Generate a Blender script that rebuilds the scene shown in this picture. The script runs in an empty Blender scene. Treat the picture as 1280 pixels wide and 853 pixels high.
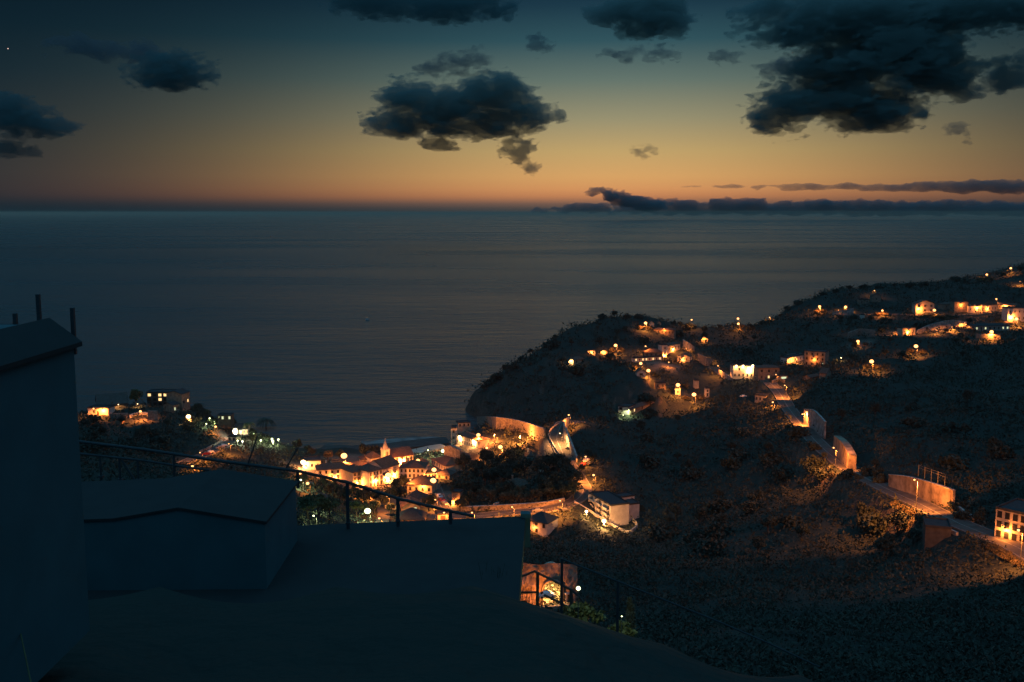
import bpy, bmesh, math, random
import numpy as np
from mathutils import Vector, Matrix
random.seed(7)
RNG = np.random.default_rng(7)
S = bpy.context.scene
C = S.collection
rad = math.radians

# ---------------------------------------------------------------- camera geometry
F = 1244.4            # focal length in pixels of the 1280 px wide photograph (35 mm lens)
EYE = 125.0           # metres above the sea
TILT = rad(7.37)
CT, ST = math.cos(TILT), math.sin(TILT)

def ray(px, py):
    rx = (px - 640.0) / F
    ry = (426.5 - py) / F
    return Vector((rx, CT + ry * ST, -ST + ry * CT))

def P(px, py, D):
    d = ray(px, py)
    s = D / d.y
    return Vector((d.x * s, D, EYE + d.z * s))

def on_z(px, py, z):
    d = ray(px, py)
    s = (z - EYE) / d.z
    return Vector((d.x * s, d.y * s, z))

def proj(p):
    x, y, z = p[0], p[1], p[2] - EYE
    f = y * CT - z * ST
    u = y * ST + z * CT
    return 640 + F * x / f, 426.5 - F * u / f

# ---------------------------------------------------------------- noise
def _lattice(n, seed):
    return np.random.default_rng(seed).random((n, n))
_L2 = [_lattice(256, 100 + i) for i in range(6)]
def noise2(x, y, k=0):
    L = _L2[k % 6]
    xi = np.floor(x).astype(int); yi = np.floor(y).astype(int)
    fx = x - xi; fy = y - yi
    fx = fx * fx * (3 - 2 * fx); fy = fy * fy * (3 - 2 * fy)
    a = L[xi & 255, yi & 255]; b = L[(xi + 1) & 255, yi & 255]
    c = L[xi & 255, (yi + 1) & 255]; d = L[(xi + 1) & 255, (yi + 1) & 255]
    return (a * (1 - fx) + b * fx) * (1 - fy) + (c * (1 - fx) + d * fx) * fy - 0.5
def fbm2(x, y, oct=4):
    r = 0; a = 1.0
    for k in range(oct):
        r = r + a * noise2(x * 2 ** k + 17 * k, y * 2 ** k + 31 * k, k); a *= 0.5
    return r
_L3 = np.random.default_rng(5).random((64, 64, 64))
def noise3(x, y, z):
    xi = np.floor(x).astype(int); yi = np.floor(y).astype(int); zi = np.floor(z).astype(int)
    fx = x - xi; fy = y - yi; fz = z - zi
    fx = fx * fx * (3 - 2 * fx); fy = fy * fy * (3 - 2 * fy); fz = fz * fz * (3 - 2 * fz)
    r = 0
    for dx in (0, 1):
        wx = fx if dx else 1 - fx
        for dy in (0, 1):
            wy = fy if dy else 1 - fy
            for dz in (0, 1):
                wz = fz if dz else 1 - fz
                r = r + wx * wy * wz * _L3[(xi + dx) & 63, (yi + dy) & 63, (zi + dz) & 63]
    return r - 0.5
def fbm3(x, y, z, oct=4):
    r = 0; a = 1.0
    for k in range(oct):
        r = r + a * noise3(x * 2 ** k + 9.3 * k, y * 2 ** k + 4.1 * k, z * 2 ** k + 7.7 * k); a *= 0.6
    return r

# ---------------------------------------------------------------- roads (centre line in plan, from the photograph)
ROADS = [
  ('coast_road', 6.2, [(726,526),(714,528),(703,533),(696,545),(701,561),(711,581),(723,599),(729,613),(718,627),(690,636),(640,641),(592,645),(558,640),(547,623),(541,607)]),
  ('valley_road', 6.6, [(962,478),(974,491),(985,509),(1001,530),(1020,552),(1046,575),(1076,594),(1110,612),(1150,630),(1190,650),(1216,660),(1246,674),(1282,692),(1340,722)]),
  ('cape_road', 5.5, [(222,580),(246,573),(262,566),(280,556),(298,546)]),
  ('village_street', 5.0, [(474,660),(480,640),(470,620),(448,612),(470,606),(497,604),(520,605),(541,607)]),
  ('upper_road', 4.5, [(890,458),(900,466),(914,475),(936,474),(960,476)]),
  ('hill_road', 4.5, [(1042,393),(1066,394),(1100,392),(1140,394),(1170,396),(1230,392),(1280,386)]),
  ('terrace_road', 4.5, [(1062,424),(1090,419),(1120,420),(1150,416),(1180,412),(1208,407)]),
]

# ---------------------------------------------------------------- terrain control points (px, py, D) -> plan (u, ln D) and height
CP = []
def cp(px, py, D, z=None):
    p = P(px, py, D)
    CP.append((p.x / p.y, math.log(D), p.z if z is None else z))
for a in [ # left cape
 (-60,540,470),(30,530,480),(110,521,500),(160,534,480),(160,508,535),(215,512,530),(240,520,515),(268,534,495),(300,546,497),(345,556,490),
 (255,577,432),(235,586,412),(330,582,425),(200,561,435),(100,560,400),(150,600,330),(300,608,315),(60,600,330),(290,556,470),
 # village
 (400,640,335),(392,622,372),(375,585,455),(430,572,488),(430,560,508),(470,650,365),(480,640,375),(520,655,352),(560,642,374),(480,586,464),(515,566,498),
 (540,559,514),(430,608,422),(500,612,424),(550,616,416),(455,598,440),(400,598,440),(600,605,436),(640,612,420),(663,578,458),(720,626,388),(729,613,398),
 (723,599,412),(711,581,428),(701,561,446),(696,545,462),(726,526,486),(690,636,379),(640,641,376),(592,645,372),(680,555,458),(590,580,476),(572,560,500),(612,572,480),(600,550,505),
 (580,554,505),
 # foot of the headland cliff
 (602,537,528),(640,543,512),(680,548,486),(612,528,552),(660,533,534),(700,530,508),
 # cliff face and top
 (598,490,612),(640,456,645),(690,426,690),(715,403,725),(760,395,765),(800,394,785),(835,400,800),(870,408,800),(660,492,572),(705,490,560),(745,478,572),(790,470,600),
 (800,520,545),(780,518,545),(825,508,560),
 # plateau
 (770,441,690),(720,456,640),(850,442,690),(850,417,765),(808,470,628),(868,496,582),(845,490,592),(930,470,622),(930,432,720),(922,408,810),(962,404,850),(990,456,640),
 (1010,456,640),(1000,420,750),(990,380,905),(1040,362,955),(1100,356,1000),(1190,350,1060),(1280,331,1160),(1350,325,1200),
 (1057,393,800),(1100,395,790),(1030,394,815),(1155,392,800),(1215,391,795),(1260,402,745),(1290,402,745),(1240,428,650),(1180,413,705),(1110,420,700),(1075,436,655),(1145,450,600),(1090,464,570),(1050,455,605),(1200,445,610),(1280,440,610),
 (950,500,540),(900,505,550),
 # right valley road and slopes
 (962,478,560),(974,491,535),(985,509,490),(1001,530,440),(1020,552,392),(1046,575,352),(1076,594,318),(1110,612,290),(1150,630,266),(1190,650,245),(1216,660,236),(1246,674,226),(1282,692,213),
 (1080,522,420),(1060,500,455),(1150,500,450),(1120,560,345),(1200,560,335),(1280,560,325),(1280,625,255),(1210,610,280),(1280,500,440),
 (1000,585,372),(960,545,430),(1060,632,300),(1150,665,255),(1250,715,205),(1100,640,285),(1200,690,225),
 (900,565,430),(860,530,510),(800,560,460),(790,600,415),(815,650,365),(785,663,366),(750,655,372),(760,620,398),(860,650,358),(900,640,355),(960,640,325),(850,600,410),
 (820,700,295),(900,720,258),(1000,720,240),(1100,720,225),(1280,765,170),
 (680,669,364),(640,690,318),(700,690,300),(700,712,262),(640,712,262),(690,752,240),(645,752,238),(745,755,236),(560,690,255),(760,770,215),(760,800,182),(470,690,290),
 (900,800,150),(1050,800,132),(1280,853,100),(450,720,170),(200,640,200),(0,640,200),
]:
    cp(*a)
for px, D in [(-100,640),(0,650),(110,640),(170,650),(240,640),(300,600),(350,560),(400,560),(450,556),(500,556),(550,552),(575,560),(585,600),(592,680),(630,760),(690,850),(760,920),(870,950),(960,1010),(1000,1080),(1100,1180),(1200,1270),(1300,1400),(1400,1450)]:
    cp(px, 0, D, -9)
for px in range(-100, 1500, 200):
    cp(px, 0, 1700, -14)
for px in (-100, 200, 440):
    cp(px, 0, 900, -12)
# camera's own hillside
for px in (-100, 150, 400, 640, 900, 1150, 1400):
    cp(px, 0, 2.6, 123.2); cp(px, 0, 4.5, 122.2); cp(px, 0, 9, 119.8)
for px, py in [(-100,735),(200,735),(420,735),(590,735),(640,757),(690,772),(745,790),(830,808),(1000,842),(1200,870),(1400,890)]:
    q = P(px, py, 20).z
    cp(px, 0, 14, min(118.2, q + 1.6)); cp(px, py, 20); cp(px, 0, 26, q - 5.0 if not 650 < px < 840 else q - 5.5); cp(px, 0, 50, 98 if px < 600 else 95); cp(px, 0, 85, 84 if px < 600 else 76)
cp(722, 790, 36); cp(785, 804, 38); cp(700, 795, 33); cp(760, 800, 39)
A = np.array(CP)
SU, SL = 9.0, 4.2
def _rbf():
    q = np.c_[A[:, 0] * SU, A[:, 1] * SL]
    n = len(q)
    d = np.sqrt(((q[:, None] - q[None]) ** 2).sum(-1))
    M = np.zeros((n + 3, n + 3))
    M[:n, :n] = d + np.eye(n) * -0.004
    M[:n, n] = 1; M[:n, n + 1:] = q
    M[n, :n] = 1; M[n + 1:, :n] = q.T
    w = np.linalg.solve(M, np.r_[A[:, 2], 0, 0, 0])
    return q, w
_Q, _W = _rbf()
def rbf(u, l):
    q = np.c_[u.ravel() * SU, l.ravel() * SL]
    out = np.empty(len(q))
    for i in range(0, len(q), 20000):
        s = q[i:i + 20000]
        d = np.sqrt(((s[:, None] - _Q[None]) ** 2).sum(-1))
        out[i:i + 20000] = d @ _W[:-3] + _W[-3] + s @ _W[-2:]
    return out.reshape(u.shape)

NU, NL = 440, 460
U0, U1 = -0.95, 0.95
L0, L1 = math.log(2.8), math.log(1800)
gu = np.linspace(U0, U1, NU); gl = np.linspace(L0, L1, NL)
GU, GL = np.meshgrid(gu, gl, indexing='ij')
GY = np.exp(GL); GX = GU * GY
GZ = rbf(GU, GL)
amp = np.clip((GY - 40) / 120, 0.06, 1.0)
GZ0 = GZ.copy()
rough = fbm2(GX / 26, GY / 26, 5) * 4.2 + np.abs(fbm2(GX / 60 + 5, GY / 60, 3)) * -2.0
_cm = np.clip(1.6 - np.hypot((GX - 35) / 75, (GY - 600) / 80), 0, 1)
rough = rough + _cm * (fbm2(GX / 13 + 3, GY / 34, 4) * 7.0 + fbm2(GX / 5, GY / 9, 3) * 2.0)
def bil(G, x, y):
    u = np.clip((x / y - U0) / (U1 - U0) * (NU - 1), 0, NU - 1.001)
    l = np.clip((np.log(y) - L0) / (L1 - L0) * (NL - 1), 0, NL - 1.001)
    i = np.floor(u).astype(int); j = np.floor(l).astype(int); fu = u - i; fl = l - j
    return (G[i, j] * (1 - fu) + G[i + 1, j] * fu) * (1 - fl) + (G[i, j + 1] * (1 - fu) + G[i + 1, j + 1] * fu) * fl
def hit(px, py, G, dmin=140.0):
    d = ray(px, py)
    ys = np.exp(np.arange(math.log(dmin), math.log(1750), 0.0015))
    x = d.x / d.y * ys; z = EYE + d.z / d.y * ys
    g = bil(G, x, ys)
    k = np.nonzero(z <= g)[0]
    if len(k) == 0:
        return None
    k = k[0]
    if k == 0:
        return Vector((x[0], ys[0], g[0]))
    z0, z1, g0, g1 = z[k - 1], z[k], g[k - 1], g[k]
    t = (z0 - g0) / max(1e-6, (z0 - g0) - (z1 - g1))
    y = ys[k - 1] + t * (ys[k] - ys[k - 1])
    return Vector((d.x / d.y * y, y, EYE + d.z / d.y * y))

# roads: world polylines, and the ground levelled under them
def catmull(pts, step=2.0):
    pts = [np.array(p) for p in pts]
    out = []
    for i in range(len(pts) - 1):
        p0 = pts[max(0, i - 1)]; p1 = pts[i]; p2 = pts[i + 1]; p3 = pts[min(len(pts) - 1, i + 2)]
        n = max(2, int(np.linalg.norm(p2 - p1) / step))
        for k in range(n):
            t = k / n
            out.append(0.5 * ((2 * p1) + (-p0 + p2) * t + (2 * p0 - 5 * p1 + 4 * p2 - p3) * t * t + (-p0 + 3 * p1 - 3 * p2 + p3) * t ** 3))
    out.append(pts[-1])
    return np.array(out)
RW = []
for nm, w, pl in ROADS:
    wp = []
    for q in pl:
        h = hit(q[0], q[1], GZ0)
        if h is not None:
            wp.append(tuple(h))
    c = catmull(wp, 2.0)
    k = 9                                    # smooth the long profile
    zz = np.pad(c[:, 2], k, mode='edge')
    c[:, 2] = np.convolve(zz, np.ones(2 * k + 1) / (2 * k + 1), 'valid')
    RW.append((nm, w, c))
rd = np.full(GX.shape, 1e9); rz = np.zeros(GX.shape)
for nm, w, c in RW:
    sel = (GX > c[:, 0].min() - 30) & (GX < c[:, 0].max() + 30) & (GY > c[:, 1].min() - 30) & (GY < c[:, 1].max() + 30)
    ii = np.nonzero(sel)
    xs, ys = GX[ii], GY[ii]
    best = np.full(len(xs), 1e9); bz = np.zeros(len(xs))
    for p in c:
        dd = np.hypot(xs - p[0], ys - p[1]) - w / 2
        m = dd < best
        best[m] = dd[m]; bz[m] = p[2]
    m = best < rd[ii]
    t = rd[ii]; t[m] = best[m]; rd[ii] = t
    t = rz[ii]; t[m] = bz[m]; rz[ii] = t
wr = np.clip(1 - (rd - 1.5) / 7.0, 0, 1); wr = wr * wr * (3 - 2 * wr)
# the village floor is built up and smooth
vm = np.clip(1 - np.hypot((GX + 75) / 75, (GY - 440) / 75), 0, 1); vm = np.clip(vm * 4, 0, 1)
GZ = GZ0 + rough * amp * (1 - 0.85 * vm) * np.clip(rd / 12, 0.0, 1.0) * np.clip((GZ0 + 3) / 8, 0.1, 1)
GZ = GZ * (1 - wr) + (rz - 0.35) * wr
def ground(px, py, dmin=140.0):
    h = hit(px, py, GZ, dmin)
    if h is None:
        h = on_z(px, py, 1.0)
    return h
def gz(x, y):
    return float(bil(GZ, np.array([x]), np.array([y]))[0])

# ---------------------------------------------------------------- helpers
def lin(r, g, b):
    f = lambda c: (c / 255 / 12.92) if c / 255 <= 0.04045 else ((c / 255 + 0.055) / 1.055) ** 2.4
    return (f(r), f(g), f(b))
MATS = {}
def mat(name, col, rough=0.8, var=0.25, scale=2.0, spec=0.3, metal=0.0, bump=0.0, col2=None, detail=5):
    m = bpy.data.materials.new(name); m.use_nodes = True
    nt = m.node_tree; b = nt.nodes['Principled BSDF']
    b.inputs['Roughness'].default_value = rough; b.inputs['Metallic'].default_value = metal
    b.inputs['Specular IOR Level'].default_value = spec
    tc = nt.nodes.new('ShaderNodeTexCoord')
    n = nt.nodes.new('ShaderNodeTexNoise'); n.inputs['Scale'].default_value = scale; n.inputs['Detail'].default_value = detail
    nt.links.new(tc.outputs['Object'], n.inputs['Vector'])
    r = nt.nodes.new('ShaderNodeValToRGB')
    c2 = col2 or tuple(c * (1 - var) for c in col)
    c1 = tuple(min(1, c * (1 + var * 0.5)) for c in col)
    r.color_ramp.elements[0].position = 0.32; r.color_ramp.elements[0].color = (*c2, 1)
    r.color_ramp.elements[1].position = 0.68; r.color_ramp.elements[1].color = (*c1, 1)
    nt.links.new(n.outputs['Fac'], r.inputs['Fac']); nt.links.new(r.outputs['Color'], b.inputs['Base Color'])
    if bump:
        bp = nt.nodes.new('ShaderNodeBump'); bp.inputs['Strength'].default_value = bump; bp.inputs['Distance'].default_value = 0.1
        nt.links.new(n.outputs['Fac'], bp.inputs['Height']); nt.links.new(bp.outputs['Normal'], b.inputs['Normal'])
    MATS[name] = m
    return m
def emit(name, col, strength):
    m = bpy.data.materials.new(name); m.use_nodes = True
    nt = m.node_tree; nt.nodes.clear()
    o = nt.nodes.new('ShaderNodeOutputMaterial'); e = nt.nodes.new('ShaderNodeEmission')
    e.inputs['Color'].default_value = (*col, 1); e.inputs['Strength'].default_value = strength
    nt.links.new(e.outputs[0], o.inputs['Surface'])
    m.cycles.emission_sampling = 'NONE'
    MATS[name] = m
    return m

class MB:
    """collects faces; build() links them as one mesh object"""
    def __init__(s): s.v = []; s.f = []
    def add(s, vs, fs):
        o = len(s.v); s.v += [tuple(v) for v in vs]; s.f += [tuple(i + o for i in f) for f in fs]
    def box(s, x0, x1, y0, y1, z0, z1):
        s.add([(x0,y0,z0),(x1,y0,z0),(x1,y1,z0),(x0,y1,z0),(x0,y0,z1),(x1,y0,z1),(x1,y1,z1),(x0,y1,z1)],
              [(0,3,2,1),(4,5,6,7),(0,1,5,4),(1,2,6,5),(2,3,7,6),(3,0,4,7)])
    def cyl(s, p0, p1, r0, r1=None, n=8):
        r1 = r0 if r1 is None else r1
        p0 = Vector(p0); p1 = Vector(p1); d = (p1 - p0).normalized()
        a = d.orthogonal().normalized(); b = d.cross(a)
        vs = []
        for p, r in ((p0, r0), (p1, r1)):
            for k in range(n):
                t = 2 * math.pi * k / n
                vs.append(p + a * math.cos(t) * r + b * math.sin(t) * r)
        fs = [(k, (k + 1) % n, n + (k + 1) % n, n + k) for k in range(n)] + [tuple(range(n))[::-1], tuple(range(n, 2 * n))]
        s.add(vs, fs)
    def ball(s, c, rx, ry=None, rz=None, n=10, m=7):
        ry = ry or rx; rz = rz or rx
        vs = [(c[0], c[1], c[2] - rz)]
        for j in range(1, m):
            t = math.pi * j / m - math.pi / 2
            for k in range(n):
                q = 2 * math.pi * k / n
                vs.append((c[0] + rx * math.cos(t) * math.cos(q), c[1] + ry * math.cos(t) * math.sin(q), c[2] + rz * math.sin(t)))
        vs.append((c[0], c[1], c[2] + rz))
        fs = [(0, 1 + (k + 1) % n, 1 + k) for k in range(n)]
        for j in range(m - 2):
            o = 1 + j * n
            fs += [(o + k, o + (k + 1) % n, o + n + (k + 1) % n, o + n + k) for k in range(n)]
        o = 1 + (m - 2) * n
        fs += [(o + k, o + (k + 1) % n, len(vs) - 1) for k in range(n)]
        s.add(vs, fs)
    def mesh(s, name, m):
        me = bpy.data.meshes.new(name); me.from_pydata(s.v, [], s.f); me.update()
        if m: me.materials.append(m)
        return me
    def build(s, name, m, parent=None, loc=None):
        return link(name, s.mesh(name, m), parent, loc)
def link(name, me, parent=None, loc=None):
    o = bpy.data.objects.new(name, me); C.objects.link(o)
    if parent: o.parent = parent
    if loc is not None: o.location = loc
    return o
def empty(name, loc, rz=0.0):
    o = bpy.data.objects.new(name, None); C.objects.link(o); o.location = loc; o.rotation_euler = (0, 0, rz)
    o.empty_display_size = 0.5
    return o
def tag(o, label=None, cat=None, group=None, kind=None):
    if label: o['label'] = label
    if cat: o['category'] = cat
    if group: o['group'] = group
    if kind: o['kind'] = kind
    return o
def copy_tree(o, parent=None):
    c = o.copy(); C.objects.link(c)
    if parent: c.parent = parent
    for ch in list(o.children):
        copy_tree(ch, c)
    return c
def np_mesh(name, V, Fq, m):
    me = bpy.data.meshes.new(name)
    V = np.asarray(V, dtype=np.float32); Fq = np.asarray(Fq, dtype=np.int32); k = Fq.shape[1]
    me.vertices.add(len(V)); me.vertices.foreach_set('co', V.ravel())
    me.loops.add(Fq.size); me.loops.foreach_set('vertex_index', Fq.ravel())
    me.polygons.add(len(Fq)); me.polygons.foreach_set('loop_start', np.arange(0, Fq.size, k, dtype=np.int32))
    me.polygons.foreach_set('loop_total', np.full(len(Fq), k, dtype=np.int32))
    me.update(calc_edges=True); me.validate()
    if m: me.materials.append(m)
    return me
# ---------------------------------------------------------------- materials
mat('white_wall', (0.56, 0.52, 0.46), 0.85, 0.22, 0.6)
mat('cream_wall', (0.46, 0.40, 0.31), 0.85, 0.22, 0.6)
mat('grey_wall', (0.34, 0.32, 0.29), 0.9, 0.3, 0.8)
mat('dark_wall', (0.09, 0.085, 0.078), 0.9, 0.3, 0.8)
mat('brown_wall', (0.28, 0.22, 0.17), 0.9, 0.35, 0.8)
mat('stone_wall', (0.27, 0.235, 0.20), 0.92, 0.5, 1.1, bump=0.6)
mat('concrete', (0.34, 0.32, 0.30), 0.9, 0.55, 0.55, bump=0.2)
mat('roof_tile', (0.20, 0.095, 0.06), 0.85, 0.4, 1.6)
mat('old_roof', (0.11, 0.075, 0.06), 0.9, 0.4, 1.6)
mat('dark_roof', (0.045, 0.05, 0.055), 0.9, 0.3, 1.6)
mat('pane_dark', (0.02, 0.022, 0.025), 0.25, 0.2, 2.0, spec=0.5)
mat('shutter', (0.055, 0.05, 0.045), 0.6, 0.2, 2.0)
mat('wood', (0.12, 0.075, 0.045), 0.7, 0.3, 3.0)
mat('iron', (0.045, 0.055, 0.06), 0.6, 0.2, 6.0, metal=0.0)
mat('lamp_iron', (0.10, 0.10, 0.10), 0.6, 0.2, 6.0)
mat('asphalt', (0.085, 0.078, 0.07), 0.85, 0.35, 0.35)
mat('road_paint', (0.26, 0.25, 0.22), 0.7, 0.3, 3.0)
mat('kerb', (0.17, 0.16, 0.15), 0.9, 0.3, 1.0)
mat('bark', (0.07, 0.06, 0.05), 0.95, 0.3, 3.0)
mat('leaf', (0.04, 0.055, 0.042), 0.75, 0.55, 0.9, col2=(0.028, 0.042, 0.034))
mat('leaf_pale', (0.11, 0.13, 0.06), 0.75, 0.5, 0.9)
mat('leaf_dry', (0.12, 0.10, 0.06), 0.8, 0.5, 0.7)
mat('pebble', (0.06, 0.058, 0.056), 0.75, 0.4, 0.25)
mat('car_white', (0.72, 0.72, 0.72), 0.35, 0.05, 2.0, spec=0.5)
mat('car_grey', (0.25, 0.26, 0.27), 0.35, 0.05, 2.0, spec=0.5)
mat('car_dark', (0.05, 0.06, 0.08), 0.35, 0.05, 2.0, spec=0.5)
mat('car_red', (0.35, 0.03, 0.02), 0.35, 0.05, 2.0, spec=0.5)
mat('tyre', (0.02, 0.02, 0.02), 0.9, 0.1, 2.0)
SOD = (1.0, 0.255, 0.040); WARM = (1.0, 0.42, 0.12); PALE = (0.85, 0.95, 0.42); WHITE = (1.0, 0.86, 0.62)
emit('sodium_lens', (1.0, 0.40, 0.12), 4.5)
emit('warm_lens', (1.0, 0.62, 0.27), 8.0)
emit('pale_lens', (0.95, 1.0, 0.5), 6.0)
emit('white_lens', (1.0, 0.86, 0.62), 6.0)
emit('lit_pane', (1.0, 0.62, 0.25), 1.6)
emit('lit_pane_pale', (0.9, 0.95, 0.55), 0.9)
emit('tail_light', (1.0, 0.03, 0.03), 4.0)
emit('moon_glow', (1.0, 0.82, 0.5), 1.0)
emit('planet_glow', (1.0, 0.6, 0.5), 1.5)

# ---------------------------------------------------------------- hillside
m = bpy.data.materials.new('hillside'); m.use_nodes = True
nt = m.node_tree; N = nt.nodes; L = nt.links; b = N['Principled BSDF']; b.inputs['Roughness'].default_value = 0.95; b.inputs['Specular IOR Level'].default_value = 0.1
geo = N.new('ShaderNodeNewGeometry')
n1 = N.new('ShaderNodeTexNoise'); n1.inputs['Scale'].default_value = 0.11; n1.inputs['Detail'].default_value = 8; n1.inputs['Roughness'].default_value = 0.65
n2 = N.new('ShaderNodeTexNoise'); n2.inputs['Scale'].default_value = 0.9; n2.inputs['Detail'].default_value = 6
L.new(geo.outputs['Position'], n1.inputs['Vector']); L.new(geo.outputs['Position'], n2.inputs['Vector'])
r1 = N.new('ShaderNodeValToRGB'); e = r1.color_ramp.elements
e[0].position = 0.35; e[0].color = (0.030, 0.040, 0.036, 1); e[1].position = 0.7; e[1].color = (0.036, 0.044, 0.038, 1)
L.new(n1.outputs['Fac'], r1.inputs['Fac'])
r2 = N.new('ShaderNodeValToRGB'); e = r2.color_ramp.elements
e[0].position = 0.3; e[0].color = (0.035, 0.04, 0.036, 1); e[1].position = 0.72; e[1].color = (0.12, 0.09, 0.07, 1)
L.new(n2.outputs['Fac'], r2.inputs['Fac'])
sep = N.new('ShaderNodeSeparateXYZ'); L.new(geo.outputs['True Normal'], sep.inputs[0])
mr = N.new('ShaderNodeMapRange'); mr.inputs['From Min'].default_value = 0.82; mr.inputs['From Max'].default_value = 0.62; L.new(sep.outputs['Z'], mr.inputs['Value'])
mx = N.new('ShaderNodeMix'); mx.data_type = 'RGBA'; L.new(mr.outputs[0], mx.inputs['Factor']); L.new(r1.outputs[0], mx.inputs['A']); L.new(r2.outputs[0], mx.inputs['B'])
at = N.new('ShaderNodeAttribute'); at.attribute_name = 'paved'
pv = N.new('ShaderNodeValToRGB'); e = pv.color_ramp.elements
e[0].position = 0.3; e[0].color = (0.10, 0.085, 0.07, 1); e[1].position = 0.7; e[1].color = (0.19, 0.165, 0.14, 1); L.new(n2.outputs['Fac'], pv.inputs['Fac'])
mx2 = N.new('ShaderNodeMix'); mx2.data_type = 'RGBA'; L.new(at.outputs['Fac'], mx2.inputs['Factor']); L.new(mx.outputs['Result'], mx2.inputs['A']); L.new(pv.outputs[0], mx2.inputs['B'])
L.new(mx2.outputs['Result'], b.inputs['Base Color'])
bp = N.new('ShaderNodeBump'); bp.inputs['Strength'].default_value = 0.8; bp.inputs['Distance'].default_value = 0.6
L.new(n2.outputs['Fac'], bp.inputs['Height']); L.new(bp.outputs[0], b.inputs['Normal'])
idx = np.arange(NU * NL).reshape(NU, NL)
Fq = np.stack([idx[:-1, :-1], idx[1:, :-1], idx[1:, 1:], idx[:-1, 1:]], -1).reshape(-1, 4)
V = np.stack([GX, GY, GZ], -1).reshape(-1, 3)
keep = (GZ.ravel()[Fq] > -6).any(1)
me = np_mesh('hillside', V, Fq[keep], m)
def blob(cx, cy, rx, ry):
    return np.clip(2 - 2 * np.sqrt(((GX - cx) / rx) ** 2 + ((GY - cy) / ry) ** 2) + 1.2 * fbm2(GX / 9, GY / 9, 3), 0, 1)
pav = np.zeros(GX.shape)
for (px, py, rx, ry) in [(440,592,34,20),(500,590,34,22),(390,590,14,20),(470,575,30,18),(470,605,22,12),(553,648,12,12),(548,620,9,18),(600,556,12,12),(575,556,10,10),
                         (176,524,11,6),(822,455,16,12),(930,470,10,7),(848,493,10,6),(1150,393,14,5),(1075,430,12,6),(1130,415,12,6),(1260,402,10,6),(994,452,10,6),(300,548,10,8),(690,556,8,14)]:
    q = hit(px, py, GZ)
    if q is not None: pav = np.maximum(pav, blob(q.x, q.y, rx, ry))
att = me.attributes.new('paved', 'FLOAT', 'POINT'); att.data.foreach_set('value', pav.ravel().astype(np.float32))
me.polygons.foreach_set('use_smooth', np.ones(len(me.polygons), dtype=bool))
tag(link('hillside', me), kind='structure')

# ---------------------------------------------------------------- sea
m = bpy.data.materials.new('sea_water'); m.use_nodes = True
nt = m.node_tree; N = nt.nodes; L = nt.links; b = N['Principled BSDF']
b.inputs['Base Color'].default_value = (0.022, 0.046, 0.052, 1); b.inputs['Roughness'].default_value = 0.22; b.inputs['IOR'].default_value = 1.333
geo = N.new('ShaderNodeNewGeometry')
def wave(sx, sy, detail, rough=0.55, dist=0.0):
    mp = N.new('ShaderNodeMapping'); mp.inputs['Scale'].default_value = (sx, sy, 1.0); mp.inputs['Rotation'].default_value = (0, 0, rad(6))
    L.new(geo.outputs['Position'], mp.inputs['Vector'])
    n = N.new('ShaderNodeTexNoise'); n.inputs['Scale'].default_value = 1.0; n.inputs['Detail'].default_value = detail; n.inputs['Roughness'].default_value = rough; n.inputs['Distortion'].default_value = dist
    L.new(mp.outputs[0], n.inputs['Vector'])
    return n.outputs['Fac']
def mul(a, k):
    q = N.new('ShaderNodeMath'); q.operation = 'MULTIPLY'; q.inputs[1].default_value = k; L.new(a, q.inputs[0]); return q.outputs[0]
def add(a, c):
    q = N.new('ShaderNodeMath'); q.operation = 'ADD'; L.new(a, q.inputs[0]); L.new(c, q.inputs[1]); return q.outputs[0]
h = add(add(mul(wave(0.010, 0.032, 2), 5.5), mul(wave(0.030, 0.10, 3, 0.6), 4.2)), mul(wave(0.13, 0.36, 3, 0.6), 1.7))
bp = N.new('ShaderNodeBump'); bp.inputs['Strength'].default_value = 1.0; bp.inputs['Distance'].default_value = 1.0
L.new(h, bp.inputs['Height']); L.new(bp.outputs[0], b.inputs['Normal'])
gr = wave(0.0006, 0.0022, 4)
mr = N.new('ShaderNodeMapRange'); mr.inputs['From Min'].default_value = 0.35; mr.inputs['From Max'].default_value = 0.65; mr.inputs['To Min'].default_value = 0.22; mr.inputs['To Max'].default_value = 0.30
L.new(gr, mr.inputs['Value']); L.new(mr.outputs[0], b.inputs['Roughness'])
R = 60000.0
ring = [(R * math.cos(2 * math.pi * k / 96), R * math.sin(2 * math.pi * k / 96), 0.0) for k in range(96)]
mb = MB(); mb.add(ring, [tuple(range(96))])
tag(mb.build('sea', m), kind='structure')

# ---------------------------------------------------------------- sky
w = bpy.data.worlds.new('World'); S.world = w; w.use_nodes = True
nt = w.node_tree; N = nt.nodes; L = nt.links; N.clear()
out = N.new('ShaderNodeOutputWorld'); bg = N.new('ShaderNodeBackground'); L.new(bg.outputs[0], out.inputs[0])
tc = N.new('ShaderNodeTexCoord'); nv = N.new('ShaderNodeVectorMath'); nv.operation = 'NORMALIZE'; L.new(tc.outputs['Generated'], nv.inputs[0])
sp = N.new('ShaderNodeSeparateXYZ'); L.new(nv.outputs[0], sp.inputs[0])
def M(op, a, c=None, d=None, clamp=False):
    q = N.new('ShaderNodeMath'); q.operation = op; q.use_clamp = clamp
    for i, x in enumerate((a, c, d)):
        if x is None: continue
        if isinstance(x, (int, float)): q.inputs[i].default_value = x
        else: L.new(x, q.inputs[i])
    return q.outputs[0]
el = M('MULTIPLY', M('ARCSINE', sp.outputs['Z']), 180 / math.pi)
az = M('MULTIPLY', M('ARCTAN2', sp.outputs['X'], sp.outputs['Y']), 180 / math.pi)
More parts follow.
